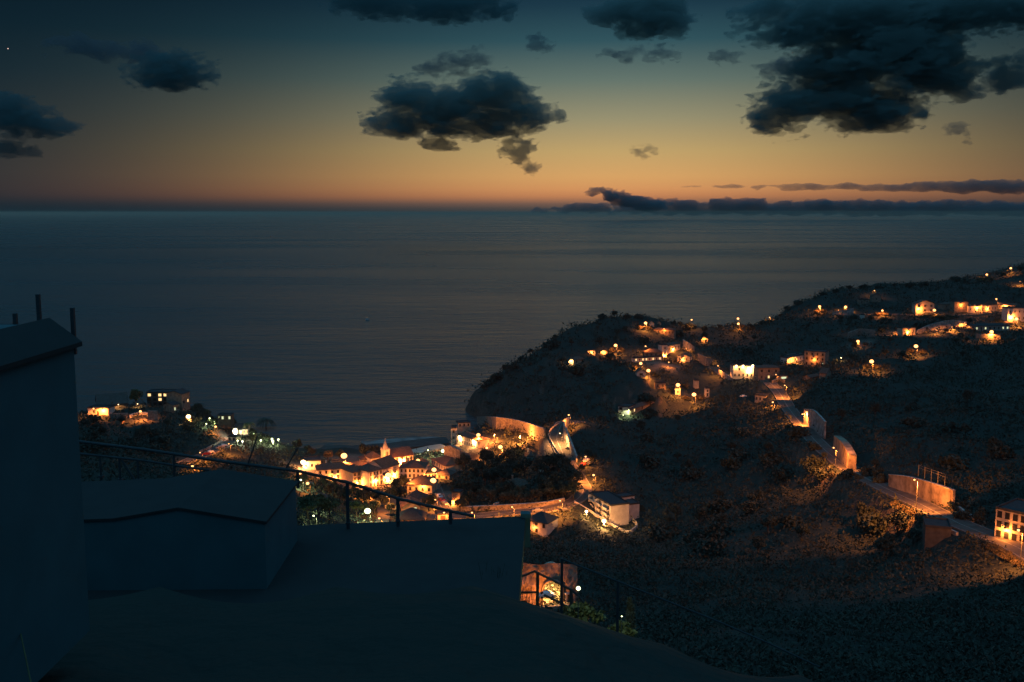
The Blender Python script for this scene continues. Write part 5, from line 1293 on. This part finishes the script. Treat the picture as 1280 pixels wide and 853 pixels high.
tree('tree',316,556,6,'tree with greenish lit leaves under the cape lodge','trees on the left cape','leaf_pale',2)
tree('bush',265,531,4,'green-lit shrub beside the terrace bar','trees on the left cape','leaf_pale',2)
tree('bush',240,531,5,'orange-lit bush below the pale lamp cluster on the cape','trees on the left cape','leaf_dry',1)
tree('bush',236,536,4,'lower orange-lit bush under the pale lamp cluster on the cape','trees on the left cape','leaf_dry',2)
tree('tree',390,572,5,'leafy tree behind the plain seafront building','village trees','leaf_dry',1)
tree('tree',410,577,6,'dim tree just behind the two small side-by-side lamps','village trees','leaf_dry',2)
tree('tree',456,574,8,'dark rounded tree mass on the beach side, left of the church','village trees',seed=3)
tree('tree',468,573,7,'dark tree right beside the chapel house','village trees',seed=1)
tree('tree',505,612,7,'dark tree in front of the townhouse','village trees',seed=2)
tree('tree',496,618,7,'dark tree in the middle of the village below the annexe','village trees',seed=1)
tree('tree',452,634,7,'dark tree under the glowing bank of the village','village trees',seed=3)
tree('tree',444,622,5,'small tree silhouetted on the glowing bank','village trees','leaf_dry',3)
tree('tree',468,643,6,'dark tree right of the greenish garden lamp','village trees',seed=2)
tree('tree',398,645,8,'tall tree with greenish dripping leaves by the garden house','village trees','leaf_pale',1)
tree('tree',385,650,8,'tree with greenish sparkling leaves against the dark shed','village trees','leaf_pale',2)
tree('tree',412,648,7,'tree with greenish lit edge right of the garden house','village trees','leaf_pale',3)
tree('tree',446,646,7,'tree lit by the greenish garden lamp on its left','village trees','leaf_pale',1)
tree('tree',412,622,6,'dark tree under the long white house','village trees',seed=1)
tree('tree',425,624,6,'dark tree below the brown terrace wall','village trees',seed=2)
tree('tree',380,607,5,'dark small tree in the courtyard by the shed','village trees',seed=3)
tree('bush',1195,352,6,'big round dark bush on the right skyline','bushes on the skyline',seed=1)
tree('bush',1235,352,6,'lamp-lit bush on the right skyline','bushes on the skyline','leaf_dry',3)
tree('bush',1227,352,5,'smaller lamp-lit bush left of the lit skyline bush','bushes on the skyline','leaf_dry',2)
tree('tree',1275,342,8,'dark tree against the sea at the right edge of the skyline','bushes on the skyline',seed=2)
tree('tree',842,410,6,'round dark tree on the headland crest against the sea','bushes on the skyline',seed=3)
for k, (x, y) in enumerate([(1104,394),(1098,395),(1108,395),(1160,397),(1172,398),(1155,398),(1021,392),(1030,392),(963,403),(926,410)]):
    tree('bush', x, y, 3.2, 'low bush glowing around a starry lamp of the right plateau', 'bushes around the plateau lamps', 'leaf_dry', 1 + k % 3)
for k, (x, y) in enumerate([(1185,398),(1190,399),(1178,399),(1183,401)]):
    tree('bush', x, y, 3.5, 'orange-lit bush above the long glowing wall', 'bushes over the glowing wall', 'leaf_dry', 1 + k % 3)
for k, (x, y, hh) in enumerate([(735,574,5),(741,578,5),(726,592,4),(706,585,4),(714,595,4)]):
    tree('tree', x, y, hh, 'small dark tree beside the coast road', 'trees along the coast road', 'leaf', 1 + k % 3)
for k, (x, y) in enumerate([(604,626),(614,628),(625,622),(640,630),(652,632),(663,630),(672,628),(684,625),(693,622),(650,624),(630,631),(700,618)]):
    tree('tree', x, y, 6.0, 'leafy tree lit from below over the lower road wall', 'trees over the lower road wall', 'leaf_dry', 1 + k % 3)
for k in range(70):
    x = 572 + random.random() * 150; y = 582 + random.random() * 44
    if (x < 592 and y < 590) or (640 < x < 672 and 600 < y) or (648 < x < 676 and y > 577 and y < 592) or x > 700 and y < 600: continue
    tree('tree', x, y, 6.5 + (k % 4), 'dark tree of the wooded valley floor below the coast road', 'dark trees of the valley floor', 'leaf', 1 + k % 3)
for k in range(34):
    x = 690 + random.random() * 270; y = 412 + random.random() * 60
    if 790 < x < 900 and y > 432 or y < 425 and x < 760: continue
    tree('tree' if k % 3 else 'bush', x, y, 4.5 + random.random() * 2.5, 'dark tree between the houses of the headland', 'trees among the headland houses', 'leaf', 1 + k % 3)
for k in range(30):
    x = 1000 + random.random() * 270; y = 392 + random.random() * 60
    if y < 400 and x > 1130: continue
    tree('tree' if k % 3 else 'bush', x, y, 3.5 + random.random() * 2, 'dark tree between the houses of the right plateau', 'trees among the plateau houses', 'leaf', 1 + k % 3)
for k, (x, y) in enumerate([(405,612),(418,618),(430,630),(436,640),(420,640),(462,632),(470,628),(480,636),(490,630),(488,644),(500,625),(536,640),(540,632),(575,640),(585,634),(410,634),(455,645),(372,566),(385,568),(425,576)]):
    tree('tree', x, y, 5 + (k % 3), 'dark leafy tree in the gardens below the village houses', 'trees in the village gardens', 'leaf', 1 + k % 3)
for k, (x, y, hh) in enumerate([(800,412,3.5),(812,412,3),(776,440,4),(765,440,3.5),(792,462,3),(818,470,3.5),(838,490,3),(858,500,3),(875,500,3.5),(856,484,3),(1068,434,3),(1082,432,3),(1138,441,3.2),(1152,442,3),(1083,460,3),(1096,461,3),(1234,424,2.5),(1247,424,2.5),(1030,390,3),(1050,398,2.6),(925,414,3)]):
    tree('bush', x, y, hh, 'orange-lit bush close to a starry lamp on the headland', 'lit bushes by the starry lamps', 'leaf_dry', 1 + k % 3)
for k, (x, y, hh) in enumerate([(1088,596,4),(1094,600,3.5),(1100,604,4),(1198,646,3),(1206,650,3.5),(1222,655,3),(1018,562,3.5),(1030,575,3),(1060,596,3.5),(1072,604,3),(1000,545,3),(1094,588,4),(1203,640,4),(1228,652,4)]):
    tree('tree' if k % 2 else 'bush', x, y, hh, 'dark tree overhanging the edge of the valley road', 'trees along the valley road', 'leaf', 1 + k % 3)
# trees along the crest of the headland and the right ridge
k = 0
for x, y in [(604,487),(612,480),(622,472),(632,465),(641,459),(652,450),(663,443),(672,436),(683,431),(694,424),(703,412),(713,408),(724,402),(738,399),(752,397),(768,396),(784,396),(798,396),(850,408),(862,410),(880,411),(900,411),(940,410),(955,405),
             (975,396),(985,386),(998,379),(1012,373),(1028,367),(1045,364),(1062,362),(1080,360),(1098,359),(1118,358),(1137,357),(1155,356),(1172,355),(1208,352),(1252,343)]:
    tree('bush' if k % 3 else 'tree', x, y + 2, 4.0 + (k % 4) * .7, 'dark scrubby growth along the skyline of the headland', 'scrub trees on the skyline', 'leaf', 1 + k % 3)
    k += 1
for k, (x, y) in enumerate([(1135,641),(1140,644),(1148,648),(1155,652),(1126,637),(1118,632),(990,545),(996,552),(1022,585),(1030,590),(1040,596),(985,535),(1256,698),(1264,702),(1272,708),(1248,692),(1240,688)]):
    tree('bush', x, y, 1.8, 'bush catching lamplight under the edge of the valley road', 'bushes below the valley road', 'leaf_dry', 1 + k % 3)
for k in range(75):
    x = 800 + random.random() * 460; y = 500 + random.random() * 200
    if x > 940 and abs(y - float(np.interp(x, [962,975,1046,1110,1190,1282], [478,490,575,612,650,692]))) < (24 if x < 1050 else 40): continue
    tree('tree' if k % 2 else 'bush', x, y, 4.5 + (k % 3), 'dark tree on the unlit valley slope', 'dark trees on the valley slope', 'leaf', 1 + k % 3)
for k in range(40):
    x = 108 + random.random() * 245; y = 530 + random.random() * 45
    if 215 < x < 305 and y > 545: continue
    tree('tree' if k % 2 else 'bush', x, y, 4.5 + (k % 3), 'dark tree on the unlit slope of the left cape', 'dark trees on the cape slope', 'leaf', 1 + k % 3)

# ---------------------------------------------------------------- scrub over the hills: nobody could count it
rg = np.random.default_rng(3)
n = 85000
u = rg.uniform(-0.5, 0.62, n); l = rg.uniform(math.log(40), math.log(1150), n)
y = np.exp(l); x = u * y
z = bil(GZ, x, y); dr = bil(rd, x, y); pvv = bil(pav, x, y)
ok = (z > 3.0) & (dr > 1.2) & (rg.random(n) > pvv * 1.3)
hx = np.array(HOUSES)
for i in range(0, len(hx)):
    ok &= np.hypot(x - hx[i, 0], y - hx[i, 1]) > hx[i, 2] + .6
x, y, z = x[ok], y[ok], z[ok]
den = fbm2(x / 40, y / 40, 3); ok = den + rg.random(len(x)) * .9 > .15
x, y, z = x[ok], y[ok], z[ok]
K = 9
nn = len(x)
sz = np.clip(0.4 + 0.0022 * y, .4, 1.9) * rg.uniform(.6, 1.3, nn)
cx = np.repeat(x, K) + rg.normal(size=nn * K) * np.repeat(sz, K); cy = np.repeat(y, K) + rg.normal(size=nn * K) * np.repeat(sz, K)
cz = np.repeat(z, K) + np.abs(rg.normal(size=nn * K)) * np.repeat(sz, K) * .8
p = np.c_[cx, cy, cz]
a = rg.normal(size=(nn * K, 3)); a[:, 2] += .4; a /= np.linalg.norm(a, axis=1)[:, None]
b_ = np.cross(a, rg.normal(size=(nn * K, 3))); b_ /= np.linalg.norm(b_, axis=1)[:, None]
s = (np.repeat(sz, K) * rg.uniform(.3, .6, nn * K))[:, None]
V = np.stack([p - a * s, p - b_ * s * .45, p + a * s, p + b_ * s * .45], 1).reshape(-1, 3)
mat('scrub', (0.042, 0.05, 0.036), 0.85, 0.4, 0.12, col2=(0.032, 0.042, 0.034))
tag(link('hillside_scrub', np_mesh('hillside_scrub', V, np.arange(len(V)).reshape(-1, 4), MATS['scrub'])), kind='stuff')
print('scrub clumps', nn)
# ---------------------------------------------------------------- tunnel mouth in the gorge wall
D0 = 238.0
A0 = P(645, 756, D0); B0 = P(724, 762, D0)
z0 = A0.z
sc = D0 / F
r = empty('tunnel_portal', (P(691, 754, D0).x, D0, z0)); tag(r, 'rock-cut tunnel mouth glowing orange inside, far below the foreground railing', 'tunnel')
mat('rock', (0.26, 0.20, 0.155), 0.95, 0.5, 0.5, bump=0.8)
aw, ah = 12.6 * sc, 32 * sc                      # half width and height of the arch
X0, X1, ZT = -46 * sc, 32 * sc, 52 * sc
def arch_z(x): return (ah - aw) + math.sqrt(max(0, aw * aw - x * x)) if abs(x) < aw else 0
mb = MB(); nx, nz = 64, 36
grid = {}
def rk(x, z):
    q = math.hypot(x, max(0, z - (ah - aw))) - aw
    k = min(1, max(0, q / 1.5))
    return -k * (1.6 * float(fbm3(np.array([x / 3.5]), np.array([z / 5.0]), np.array([2.0]), 4)[0]) + .5) + max(0, (z / ZT)) * 2.2
for i in range(nx + 1):
    for j in range(nz + 1):
        x = X0 + (X1 - X0) * i / nx; z = -3 + (ZT + 3) * j / nz
        grid[i, j] = (x, rk(x, z), z)
ids = {}
for (i, j), p in grid.items():
    ids[i, j] = len(mb.v); mb.v.append(p)
for i in range(nx):
    for j in range(nz):
        c = grid[i, j]; xm = c[0] + (X1 - X0) / nx / 2; zm = c[2] + (ZT + 3) / nz / 2
        if zm > 0 and abs(xm) < aw and zm < arch_z(xm): continue
        mb.f.append((ids[i, j], ids[i + 1, j], ids[i + 1, j + 1], ids[i, j + 1]))
for i in range(nx):       # rock top running back into the hill
    pass
mb.build('rock_face', MATS['rock'], r)
mb = MB(); prof = [(-aw, -1.0)] + [(-aw * math.cos(math.pi * k / 16), (ah - aw) + aw * math.sin(math.pi * k / 16)) for k in range(17)] + [(aw, -1.0)]
n = len(prof)
for yy, gr in ((-.25, 1.0), (14, 1.0)):
    mb.v += [(x * gr, yy, z) for x, z in prof]
mb.f += [(k, k + 1, n + k + 1, n + k) for k in range(n - 1)] + [tuple(range(n, 2 * n))]
mb.build('tunnel_lining', MATS['cream_wall'], r)
mb = MB()
outp = [(x * 1.10, z + (.3 if z > 0 else 0)) for x, z in prof]
vs = [(x, -.35, z) for x, z in prof] + [(x, -.35, z) for x, z in outp] + [(x, .4, z) for x, z in prof] + [(x, .4, z) for x, z in outp]
mb.add(vs, [(k, k + 1, n + k + 1, n + k) for k in range(n - 1)] + [(n + k, n + k + 1, 3 * n + k + 1, 3 * n + k) for k in range(n - 1)] + [(k, 2 * n + k, 2 * n + k + 1, k + 1) for k in range(n - 1)])
mb.build('arch_ring', MATS['stone_wall'], r)
mb = MB(); mb.box(X0, X1, -9, 14, -.6, -.02); mb.build('tunnel_road', MATS['asphalt'], r)
mb = MB(); mb.box(aw + .6, aw + 1.1, -1.6, -.8, -.1, 3.2); mb.box(aw + 2.6, aw + 3.1, -1.6, -.8, -.1, 3.0); mb.box(aw + .4, aw + 3.3, -1.7, -.7, 3.203, 3.5); mb.build('gate_frame', MATS['concrete'], r)
light(r, (0.3, 4.0, ah - 1.4), WARM, 16000, .3); light(r, (-2.5, -3.2, 4.2), SOD, 1000, .3); light(r, (-6.5, -3.6, 3.0), SOD, 500, .3)
car(683, 747, 10, 'car_white', 'white car with red tail lamps standing before the tunnel mouth', lights=True, D=D0 - 5)
wall('low ledge wall below the tunnel forecourt', [(652,762),(665,766),(690,764),(712,762)], [6,7,6,6], m='stone_wall', cap=False, name='ledge_wall', D=D0 - 9)

# plants and lamp lit below the tunnel
lamp(722.5, 778, 'greenish white starry path lamp at the brink of the dark foreground slope', .002, .3, .045, 'p', 'garden_lantern', dmin=15, D=23.5)
tree('bush', 727, 781, 0.6, 'small green-lit bush just behind the starry path lamp', 'lit plants beyond the slope', 'leaf_pale', 1, D=24.5)
tree('bush', 775, 798, 0.8, 'thin green-lit shrub beside the far rail post', 'lit plants beyond the slope', 'leaf_pale', 3, D=37.0)
lamp(777, 788, 'tiny lamp among the green-lit shrub beside the far rail post', .003, .6, .02, 'p', 'garden_lantern', dmin=15, D=35.5)
tree('cypress', 787, 803, 2.0, 'narrow pointed shrub dimly lit beside the thin green-lit one', 'lit plants beyond the slope', 'leaf_dry', 1, D=39.0)

# ---------------------------------------------------------------- dark foreground: terrace, shed, house corner, railings
mat('near_plaster', (0.055, 0.12, 0.135), 0.9, 0.12, 1.2)
mat('near_roof', (0.028, 0.033, 0.034), 0.9, 0.12, 2.0)
NP, NR = MATS['near_plaster'], MATS['near_roof']
def pz(px, py, z): return on_z(px, py, z)
# terrace with a slanting front edge
DT = 26.0
a = P(100, 668, DT); c = P(657, 645.5, DT)
zt = (a.z + c.z) / 2
a = P(80, 669, DT - .9); c = P(657, 645.5, DT + .35)
mb = MB()
pts = [(a.x, a.y, a.z), (c.x, c.y, c.z), (c.x - .4, c.y - 10.5, c.z - .1), (a.x - 1, a.y - 10.5, a.z - .1)]
mb.add(pts + [(p[0], p[1], p[2] - .45) for p in pts], [(3, 2, 1, 0)[::-1], (4, 5, 6, 7)[::-1], (0, 1, 5, 4), (1, 2, 6, 5), (2, 3, 7, 6), (3, 0, 4, 7)])
r = empty('terrace', ((a.x + c.x) / 2, a.y - 4, zt - .5)); tag(r, 'unlit flat terrace slab crossing the lower left foreground with a faint straight edge', 'terrace')
def world_child(mb, name, m, root):
    o = mb.build(name, m, root); o.matrix_parent_inverse = (Matrix.Translation(root.location) @ Matrix.Rotation(root.rotation_euler.z, 4, 'Z')).inverted()
    return o
world_child(mb, 'slab', NR, r)
mb = MB()
for k in range(4):
    t = k / 3
    q = Vector(pts[0]) * (1 - t) + Vector(pts[1]) * t + Vector((0.3 if k == 0 else -.4, -.9, -.46))
    mb.box(q.x - .15, q.x + .15, q.y - .15, q.y + .15, q.z - 5, q.z)
    world_child(mb, 'pillar', NP, r); mb = MB()
mb = MB(); q = Vector(pts[1]); mb.box(q.x - .14, q.x + .14, q.y - .2, q.y + .1, q.z + .003, q.z + .12); world_child(mb, 'corner_block', NP, r)
p0 = P(657, 663, DT + .6); o_ = MB(); o_.box(-.13, .13, -.1, .1, -.45, P(657, 643, DT + .6).z - p0.z); o = o_.build('corner_post', NP, None, p0); tag(o, 'short dark post at the right corner of the unlit terrace', 'post')
# shed with a shallow hipped roof and a chimney
D1 = 24.5
x0, x1 = P(90, 600, D1).x, P(372, 602, D1).x
zb = P(372, 664, D1).z - 1.2
ze = P(372, 603, D1).z; za = P(290, 587, D1 + 1.0).z
r = empty('garden_shed', ((x0 + x1) / 2, D1, zb)); tag(r, 'black shed with a low pitched roof and one chimney in the left foreground', 'shed')
ap_ = P(290, 587, D1 + 1.0); xl = P(205, 600, D1).x; zl = P(205, 599.5, D1).z
mb = MB()
vs = [(x0 - .1, D1 - 3.23, P(100, 604, D1).z), (xl, D1 - 3.23, zl), (ap_.x, D1 - 3.23, P(290, 587.5, D1).z), (x1, D1 - 3.23, ze)]
wp = [(max(v[0], x0), min(v[0], x1 - .05))[v[0] > x0 + 1] for v in vs]
wv = [(wp[k], D1 - 3.2, vs[k][2] - .065) for k in range(4)]; wv = wv + [(q[0], D1, q[2]) for q in wv] + [(wp[0], D1 - 3.2, zb), (wp[3], D1 - 3.2, zb), (wp[0], D1, zb), (wp[3], D1, zb)]
mw = MB(); mw.add(wv, [(8, 9, 3, 2, 1, 0), (11, 10, 4, 5, 6, 7), (9, 11, 7, 3), (10, 8, 0, 4), (0, 1, 5, 4), (1, 2, 6, 5), (2, 3, 7, 6), (8, 10, 11, 9)])
world_child(mw, 'wall', NP, r)
nvs = len(vs); vs = vs + [(v[0], v[1] + 3.32, v[2]) for v in vs]
vs += [(v[0], v[1], v[2] - .06) for v in vs]
fs = [(i, i + 1, i + 5, i + 4) for i in range(3)] + [(8 + i + 1, 8 + i, 12 + i, 12 + i + 1) for i in range(3)] + [(i + 1, i, 8 + i, 9 + i) for i in range(3)] + [(4 + i, 5 + i, 13 + i, 12 + i) for i in range(3)] + [(0, 4, 12, 8), (3, 11, 15, 7)]
mb.add(vs, fs); rf = world_child(mb, 'roof', NR, r)
q = P(283.5, 590, D1 + 1.3); mb = MB(); hw = 4.2 * D1 / F
zc = P(283, 548, D1 + 1.3).z
mb.box(q.x - hw, q.x + hw, q.y - hw, q.y + hw, q.z - .15, zc); mb.box(q.x - hw - .03, q.x + hw + .03, q.y - hw - .03, q.y + hw + .03, zc + .002, zc + .06)
o = mb.build('chimney', NP, rf); o.matrix_parent_inverse = rf.matrix_parent_inverse
# dark house corner at the left edge
D2 = 13.0
xa = P(-140, 500, D2).x; xb = P(96, 500, D2).x
zr = P(96, 432, D2).z; zr2 = P(60, 406, D2).z; zb = P(96, 700, D2).z - 1
r = empty('dark_house', (xb - 1.2, D2, zb)); tag(r, 'black corner of a house with a sloping roof and roof posts at the left edge', 'house')
mb = MB(); mb.add([(xa, D2 - 4, zb), (xb, D2 - 4, zb), (xb, D2, zb), (xa, D2, zb), (xa, D2 - 4, zr2), (P(62, 408, D2).x, D2 - 4, zr2), (xb, D2 - 4, zr), (xb, D2, zr), (P(62, 408, D2).x, D2, zr2), (xa, D2, zr2)],
                  [(0, 1, 6, 5, 4), (1, 2, 7, 6), (2, 3, 9, 8, 7), (3, 0, 4, 9), (4, 5, 8, 9), (5, 6, 7, 8)])
world_child(mb, 'wall', NP, r)
mb = MB(); s0 = P(58, 404, D2); s1 = P(99, 434, D2)
mb.add([(s0.x, D2 - 4.1, s0.z), (s1.x, D2 - 4.1, s1.z), (s1.x, D2 + .1, s1.z), (s0.x, D2 + .1, s0.z), (s0.x, D2 - 4.1, s0.z + .06), (s1.x, D2 - 4.1, s1.z + .06), (s1.x, D2 + .1, s1.z + .06), (s0.x, D2 + .1, s0.z + .06)],
       [(0, 3, 2, 1), (4, 5, 6, 7), (0, 1, 5, 4), (1, 2, 6, 5), (2, 3, 7, 6), (3, 0, 4, 7)])
world_child(mb, 'roof', NR, r)
for px, yt, yb in ((50, 368, 412), (93, 385, 434), (20, 392, 412)):
    t, b2 = P(px, yt, D2 + .2), P(px, yb, D2 + .2)
    mb = MB(); mb.box(b2.x - .024, b2.x + .024, b2.y - .024, b2.y + .024, b2.z - .1, t.z); world_child(mb, 'roof_post', MATS['iron'], r)
for k in range(7):
    t, b2 = P(2 + k * 3, 405, D2 + .2), P(2 + k * 3, 430, D2 + .2)
    mb = MB(); mb.cyl((b2.x, b2.y, b2.z), (t.x, t.y, t.z), .006); world_child(mb, 'baluster', MATS['iron'], r)

def railing(label, rails, posts, D, rr=.03, pr=.028, name='railing', m='iron', Dv=None):
    """rails: photographed polylines; posts: (px, y top, y foot)"""
    f = Dv or (lambda x: D)
    base = P(posts[0][0], posts[0][2], f(posts[0][0])) if posts else P(*rails[0][0], f(rails[0][0][0]))
    r = empty(name, base); tag(r, label, name)
    for pl in rails:
        mb = MB(); q = [P(x, y, f(x)) - base for x, y in pl]
        for i in range(len(q) - 1):
            mb.cyl(q[i], q[i + 1], rr, rr, 8)
            if i: mb.ball(q[i], rr * 1.02, n=8, m=5)
        mb.build('handrail', MATS[m], r)
    for px, yt, yb in posts:
        t, b2 = P(px, yt, f(px)) - base, P(px, yb, f(px)) - base
        b2.x = b2.x; b2.y = t.y
        mb = MB(); mb.cyl((t.x, t.y, b2.z - .15), (t.x, t.y, t.z), pr, pr, 8); mb.box(t.x - .06, t.x + .06, t.y - .06, t.y + .06, b2.z - .02, b2.z + .03); mb.build('post', MATS[m], r)
    return r
DA = 25.4
railing('long black handrail descending over the village from the shed roof to the terrace corner', [[(98,552),(180,562),(280,577),(372,589),(434,603),(500,624),(546,635),(592,645.5)]],
        [(372,589,603),(434,603,654),(497,623,651.5),(563,639.5,648.5)], DA, .042, .045)
railing('lower black rail running behind the shed with thin props on the left', [[(98,567),(180,576),(225,583),(262,588)]], [(217,566,600),(125,570,596),(149,573,600),(172,575,600)], DA, .03, .03)
mb = MB(); p0, p1 = P(152, 575, DA), P(168, 600, DA); mb.cyl((0, 0, 0), p1 - p0, .03); o = mb.build('prop', MATS['iron'], None, p0); tag(o, 'slanting thin prop under the lower rail left of the shed', 'prop')
p0, p1 = P(358, 585, DA), P(372, 560, DA)
mb = MB(); mb.cyl((0, 0, 0), p1 - p0, .022); o = mb.build('slanted_pole', MATS['iron'], None, p0); tag(o, 'thin slanted pole sticking up from the handrail at the village edge', 'pole')
p0, p1 = P(308, 585, DA), P(322, 545, DA)
mb = MB(); mb.cyl((0, 0, 0), p1 - p0, .022); o = mb.build('slanted_pole', MATS['iron'], None, p0); tag(o, 'thin slanted pole before the left cape lodge garden', 'pole')
DB = 27.0
railing('bent black railing in front of the glowing tunnel mouth', [[(646,723),(668,714.5),(690,725),(715,738),(724,746),(748,777),(758,795)], [(646,741),(672,740.5)], [(680,744),(700,753),(713,762)]],
        [(647,722,762),(672,715.5,770),(714,738,778)], DB, .035, .045)
railing('long thin handrail dropping to the right from a tall post above the dark valley', [[(702,699),(760,722),(830,750),(900,778),(960,804),(1024,834)]], [(702.5,698,772),(772.5,727,800)], 20.0, .02, .03)
p0 = P(0, 668, 18.0); p1 = P(42, 870, 9.0)
mb = MB(); mb.cyl((0, 0, 0), p1 - p0, .008); o = mb.build('cable', MATS['leaf_pale'], None, p0); tag(o, 'thin dim cable slanting down at the lower left edge', 'cable')
# reeds and twigs growing at the brink in front of the tunnel
rg = np.random.default_rng(11)
mb = MB()
for k in range(150):
    px = rg.uniform(600, 668); yb = 735 + (px - 590) * .44 + 6
    q = P(px, yb, 22.5 + rg.uniform(-.8, 2.5)); hgt = rg.uniform(.2, 1.0)
    dx, dy = rg.normal() * .16, rg.normal() * .1
    w_ = .008
    mb.add([(q.x - w_, q.y, q.z - .3), (q.x + w_, q.y, q.z - .3), (q.x + dx + w_ * .5, q.y + dy, q.z + hgt), (q.x + dx - w_ * .5, q.y + dy, q.z + hgt)], [(0, 1, 2, 3)])
tag(mb.build('dry_reeds', MATS['leaf']), kind='stuff')
# ---------------------------------------------------------------- camera and output
cam = bpy.data.cameras.new('camera'); co = bpy.data.objects.new('camera', cam); C.objects.link(co)
co.location = (0, 0, EYE); co.rotation_euler = (rad(90) - TILT, 0, 0)
cam.sensor_width = 36.0; cam.lens = 36.0 * F / 1280.0; cam.clip_start = 0.5; cam.clip_end = 200000.0
S.camera = co
S.render.engine = 'CYCLES'
S.cycles.max_bounces = 4; S.cycles.diffuse_bounces = 2; S.cycles.glossy_bounces = 2; S.cycles.transmission_bounces = 2; S.cycles.volume_bounces = 2; S.cycles.transparent_max_bounces = 8
S.cycles.use_denoising = True
S.cycles.sample_clamp_indirect = 4.0
S.cycles.caustics_reflective = False; S.cycles.caustics_refractive = False
vs_ = S.view_settings
S.display_settings.display_device = 'sRGB'
vs_.view_transform = 'Standard'; vs_.look = 'None'; vs_.exposure = 0.0; vs_.gamma = 1.0; vs_.use_curve_mapping = False
